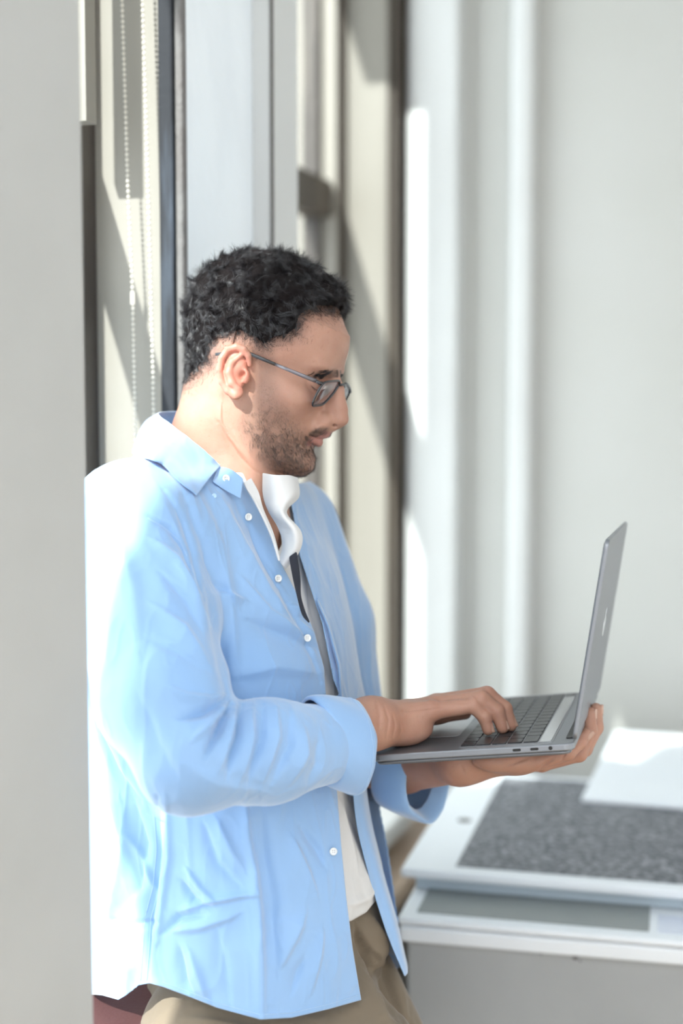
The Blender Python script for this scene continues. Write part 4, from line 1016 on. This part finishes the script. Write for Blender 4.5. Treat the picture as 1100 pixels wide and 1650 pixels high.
def disc(name, c, r, th, m, parent, nrm_=None, holes=True):
    n_ = nrm(-c) if nrm_ is None else nrm(nrm_); a = nrm(np.cross(n_, [0, 0, 1.])); b = np.cross(n_, a); V = []; f = []; ns = 24
    prof = [(0, .35), (.55, .35), (.72, .8), (.9, 1.), (1., .6), (1., 0)]
    for rr, hh_ in prof:
        for i in range(ns): t = 2*math.pi*i/ns; V.append(c+(a*math.cos(t)+b*math.sin(t))*r*max(rr, .01)+n_*th*hh_)
    for k in range(len(prof)-1):
        for i in range(ns): f.append((k*ns+i, k*ns+(i+1) % ns, (k+1)*ns+(i+1) % ns, (k+1)*ns+i))
    f.append(tuple(range(ns))[::-1]); o = mesh_np(name, np.array(V), f, m, parent)
    if holes:
        VV = []; ff = []
        for hx, hy in ((.22, .22), (-.22, .22), (.22, -.22), (-.22, -.22)):
            b0 = len(VV)
            for i in range(8): t = 2*math.pi*i/8; VV.append(c+(a*(hx+.1*math.cos(t))+b*(hy+.1*math.sin(t)))*r+n_*th*.42)
            ff.append(tuple(range(b0, b0+8)))
        # holes belong to the button's look
        me = o.data; base = len(V); V2_ = np.concatenate([np.array(V), np.array(VV)]); f2_ = f+[tuple(base+i for i in x) for x in ff]
        bpy.data.objects.remove(o); o = mesh_np(name, V2_, f2_, [m, M_scuff], parent, midx=[0]*len(f)+[1]*4)
    return o
for (x, y) in ((364, 771), (400, 833), (448, 932), (495, 1028), (537, 1372)):
    p = on_surf(V2, [(x, y)], .0035 if y > 790 else .011)[0]; disc('button', p, .0040, .0016, M_button, shirt, nrm(-p)+np.array([.5 if y < 1200 else .1, 0, 0]))
p = on_surf(V2, [(345, 799)], .0012)[0]; disc('button', p, .0026, .001, M_thread, shirt, holes=False)
# --- topstitching: thin cords laid on the cloth
def stitch(pts, parent=shirt, n=None, r=.00028, lift=.0006, gap=True):
    pp = resample(pts, max(8, int(sum(np.linalg.norm(np.diff(np.array(pts, float), axis=0), axis=1))/3)))
    s3 = on_surf(V2, pp, lift); d = np.convolve(np.pad(s3[:, 1], 3, mode='edge'), np.ones(7)/7, 'valid'); s3 = np.array([C(x, y, dd) for (x, y), dd in zip(pp, d)])
    return tube('seam', s3, r, M_thread, parent, seg=5)
stitch([(257, 1292), (262, 1370), (256, 1430), (243, 1480), (240, 1530), (236, 1580)]); stitch([(247, 1292), (252, 1370), (246, 1430), (233, 1480), (230, 1530), (226, 1580)])
stitch([(238, 835), (262, 848), (290, 872), (310, 915), (322, 960), (340, 1010)])
stitch([(262, 1582), (300, 1596), (350, 1616), (420, 1635), (470, 1632), (530, 1618), (576, 1604)])
# --- far front panel, upper outside face with pocket edge
flap, FV = sheet('front_panel', [poly3([(548, 1138, 1.515), (560, 1180, 1.525), (566, 1240, 1.535), (575, 1330, 1.55), (598, 1420, 1.555), (622, 1500, 1.555), (652, 1574, 1.56)]),
    poly3([(548, 1138, 1.55), (560, 1180, 1.56), (580, 1240, 1.565), (592, 1320, 1.575), (612, 1400, 1.58), (636, 1480, 1.58), (657, 1566, 1.585)]),
    poly3([(560, 1138, 1.62), (572, 1180, 1.63), (580, 1240, 1.64), (590, 1310, 1.65), (608, 1390, 1.66), (630, 1470, 1.67), (648, 1545, 1.675)]),
    poly3([(500, 1138, 1.72), (510, 1180, 1.72), (520, 1240, 1.72), (530, 1310, 1.73), (560, 1390, 1.74), (590, 1470, 1.74), (610, 1530, 1.75)])],
    M_shirt, shirt, 60, 26, .0012, .6, [([(575, 1300), (600, 1400), (640, 1530)], 7, 3)])
# --- pocket edge on the far chest
stitch([(520, 920), (531, 935), (545, 985), (556, 1040)], r=.00022)
stitch([(486, 850), (500, 905), (514, 960), (530, 1030)], r=.0002)
# --- cuffs
def cuff_ring(cpts, rads, axis_dirs, name, nu=72, m=M_shirt, ph=0., amp=0.):
    rows = []
    for c, (ra, rb), ax, k in zip(cpts, rads, axis_dirs, range(99)):
        ax = nrm(ax); a = nrm(np.cross(ax, [0, 1., 0])); b = nrm(np.cross(ax, a)); t = np.linspace(0, 2*math.pi, nu, endpoint=False)
        w = 1+amp*(np.sin(3*t+ph+k*.4)+.5*np.sin(5*t+ph*2))
        rows.append(c+a*(np.cos(t)*ra*w)[:, None]+b*(np.sin(t)*rb*w)[:, None])
    V = np.concatenate(rows); nr = len(rows); ctr_ = np.repeat(np.array(cpts), nu, 0); V = V+nrm(V-ctr_)*(vnoise(V, 45, 7)*.0016+vnoise(V, 110, 4)*.0007)[:, None]
    q = np.array([(k*nu+i, k*nu+(i+1) % nu, (k+1)*nu+(i+1) % nu, (k+1)*nu+i) for k in range(nr-1) for i in range(nu)])
    rr_i = V[3*nu:4*nu]*.45+V[4*nu:5*nu]*.55; cc_ = rr_i.mean(0); tube('seam', cc_+(rr_i-cc_)*1.022, .00028, M_thread, shirt, seg=5, closed=True)
    o = mesh_np(name, V, q, m, shirt); s = o.modifiers.new('s', 'SOLIDIFY'); s.thickness = .0016; s.offset = 0
    o.modifiers.new('ss', 'SUBSURF').levels = 1; o.modifiers['ss'].render_levels = 2
    return o
d1 = C(575, 1190, 1.462)-C(520, 1200, 1.44)
cuff_ring([C(514, 1190, 1.440), C(512, 1192, 1.439), C(528, 1194, 1.445), C(552, 1202, 1.455), C(568, 1206, 1.462), C(569, 1205, 1.462), C(556, 1200, 1.457)],
          [(.0405, .040), (.0465, .0455), (.0480, .046), (.0475, .046), (.0470, .045), (.0435, .042), (.038, .038)], [d1+np.array([0, 0, .008]), d1+np.array([0, 0, .006]), d1, d1-np.array([0, 0, .003]), d1-np.array([0, 0, .006]), d1-np.array([0, 0, .006]), d1], 'cuff', amp=.018, ph=.6)
d2 = C(690, 1245, 1.64)-C(620, 1235, 1.68)
cuff_ring([C(632, 1240, 1.675), C(645, 1244, 1.668), C(668, 1250, 1.650), C(690, 1258, 1.640), C(691, 1257, 1.640), C(670, 1250, 1.65)],
          [(.044, .042), (.050, .046), (.052, .047), (.050, .046), (.045, .042), (.036, .036)], [d2]*6, 'cuff', amp=.03, ph=2.)
# ================================================================== WHITE SHIRT UNDERNEATH
T = Field(); TT = [(a, b+9, c_-7 if a < 1250 else c_+0, r_-.006) for a, b, c_, r_ in TK]
TT = [(760, 262, 455, .08), (800, 220, 484, .155), (840, 190, 500, .178), (900, 170, 522, .18), (1000, 165, 550, .182), (1100, 162, 562, .178), (1200, 165, 566, .172), (1300, 168, 580, .168), (1360, 168, 598, .166), (1420, 168, 613, .162), (1460, 168, 609, .158), (1500, 170, 590, .15), (1560, 175, 570, .14)]
T.u(torso_loft(TT, 1.605), .001)
V, Q = surface_nets(T, axis([(C(150, 0, 1.4)[0], C(640, 0, 1.6)[0], .0028)]), axis([(1.38, 1.82, .0028)]), axis([(U2(1570), U2(745), .0028)]))
V = lap_smooth(V, Q, 2, .5); N = vnormals(V, Q)
tf = [([(488, 900), (500, 960), (520, 1040), (530, 1090)], 6, -3), ([(545, 1290), (560, 1350), (575, 1400)], 8, 3), ([(560, 1300), (590, 1360), (606, 1410)], 7, -2.5), ([(560, 1460), (590, 1450), (608, 1430)], 6, 2.5)]
V = wrinkle(V, N, tf, .9)
vskin = [(415, 770), (420, 822), (433, 856), (445, 899), (455, 876), (452, 850), (446, 800), (440, 760), (428, 740)]
thm = [(100, 1500), (540, 1490), (566, 1484), (590, 1470), (606, 1450), (614, 1425), (640, 1410)]
def tcut(P):
    p = proj(P); f = p[:, 1]-np.interp(p[:, 0], [a for a, b in thm], [b for a, b in thm]); f = np.maximum(f, np.where(P[:, 1] < 1.64, spoly(p, vskin), -50))
    f = np.maximum(f, spoly(p, [(240, 700), (300, 757), (393, 762), (415, 770), (446, 770), (480, 760), (480, 700)])); return f
f = tcut(V); V3, Q3, u3, f3 = cut_mesh(V, Q, f); V3 = snap(V3, tcut, f3)
tee = mesh_np('undershirt', V3, Q3, M_tee, man); tee['label'] = 'white cotton shirt showing between the open blue fronts'
so = tee.modifiers.new('s', 'SOLIDIFY'); so.thickness = .001; so.offset = -1
# wavy white collar and neckline edge
sheet('collar', [poly3([(424, 762, 1.53), (424, 798, 1.522), (432, 822, 1.515), (448, 850, 1.51), (456, 876, 1.505), (451, 902, 1.498)]),
    poly3([(442, 765, 1.505), (446, 800, 1.50), (444, 826, 1.497), (462, 854, 1.494), (463, 884, 1.49), (453, 908, 1.490)]),
    poly3([(466, 766, 1.515), (470, 795, 1.505), (454, 824, 1.486), (474, 856, 1.480), (474, 886, 1.482), (456, 912, 1.488)]),
    poly3([(479, 770, 1.54), (481, 800, 1.525), (461, 826, 1.50), (485, 858, 1.488), (482, 888, 1.488), (459, 916, 1.492)])], M_tee, tee, 60, 24, .0022, .3)
sheet('neckband', [poly3([(392, 778, 1.492), (398, 790, 1.488), (412, 812, 1.486), (436, 862, 1.482), (450, 905, 1.476)]), poly3([(404, 770, 1.500), (417, 795, 1.494), (424, 822, 1.492), (439, 858, 1.487), (450, 900, 1.480)])], M_tee, tee, 30, 8, .0025)
sheet('black_strap', [poly3([(465, 897, 1.478), (471, 930, 1.472), (478, 960, 1.468), (486, 990, 1.466), (497, 1004, 1.468)]), poly3([(478, 888, 1.482), (484, 930, 1.476), (485, 960, 1.470), (492, 985, 1.468), (499, 1002, 1.468)])], M_strap, tee, 24, 5, .0015)
# ================================================================== TROUSERS
K = Field()
K.u(ell(C(405, 1600, 1.63), (.122, .140, .100)), .01)
K.u(cap(C(500, 1500, 1.61), C(470, 1640, 1.62), .085, .10), .04)
K.u(cap(C(352, 1676, 1.50), C(490, 1740, 1.49), .084, .084), .03)
K.u(cap(C(480, 1610, 1.55), C(600, 1760, 1.50), .075, .075), .02)
K.u(cap(C(520, 1560, 1.66), C(625, 1760, 1.62), .075, .070), .008)
V, Q = surface_nets(K, axis([(C(150, 0, 1.4)[0], C(730, 0, 1.6)[0], .0028)]), axis([(1.34, 1.84, .0028)]), axis([(U2(1850), U2(1420), .0028)]))
V = lap_smooth(V, Q, 2, .5); N = vnormals(V, Q)
kf = [([(600, 1480), (612, 1520), (605, 1560), (596, 1545)], 7, 6), ([(575, 1490), (592, 1530), (606, 1600)], 4, -6), ([(612, 1540), (630, 1590), (650, 1650)], 4, -4), ([(590, 1545), (615, 1580), (640, 1640)], 8, -5), ([(575, 1500), (590, 1545), (597, 1560)], 6, -4), ([(570, 1520), (600, 1590), (625, 1650)], 12, 4), ([(620, 1500), (640, 1570), (655, 1640)], 10, 3), ([(300, 1640), (420, 1660)], 9, 3)]
V = wrinkle(V, N, kf, 1.)
trs = mesh_np('trousers', V, Q, M_khaki, man); trs['label'] = 'khaki cotton trousers'
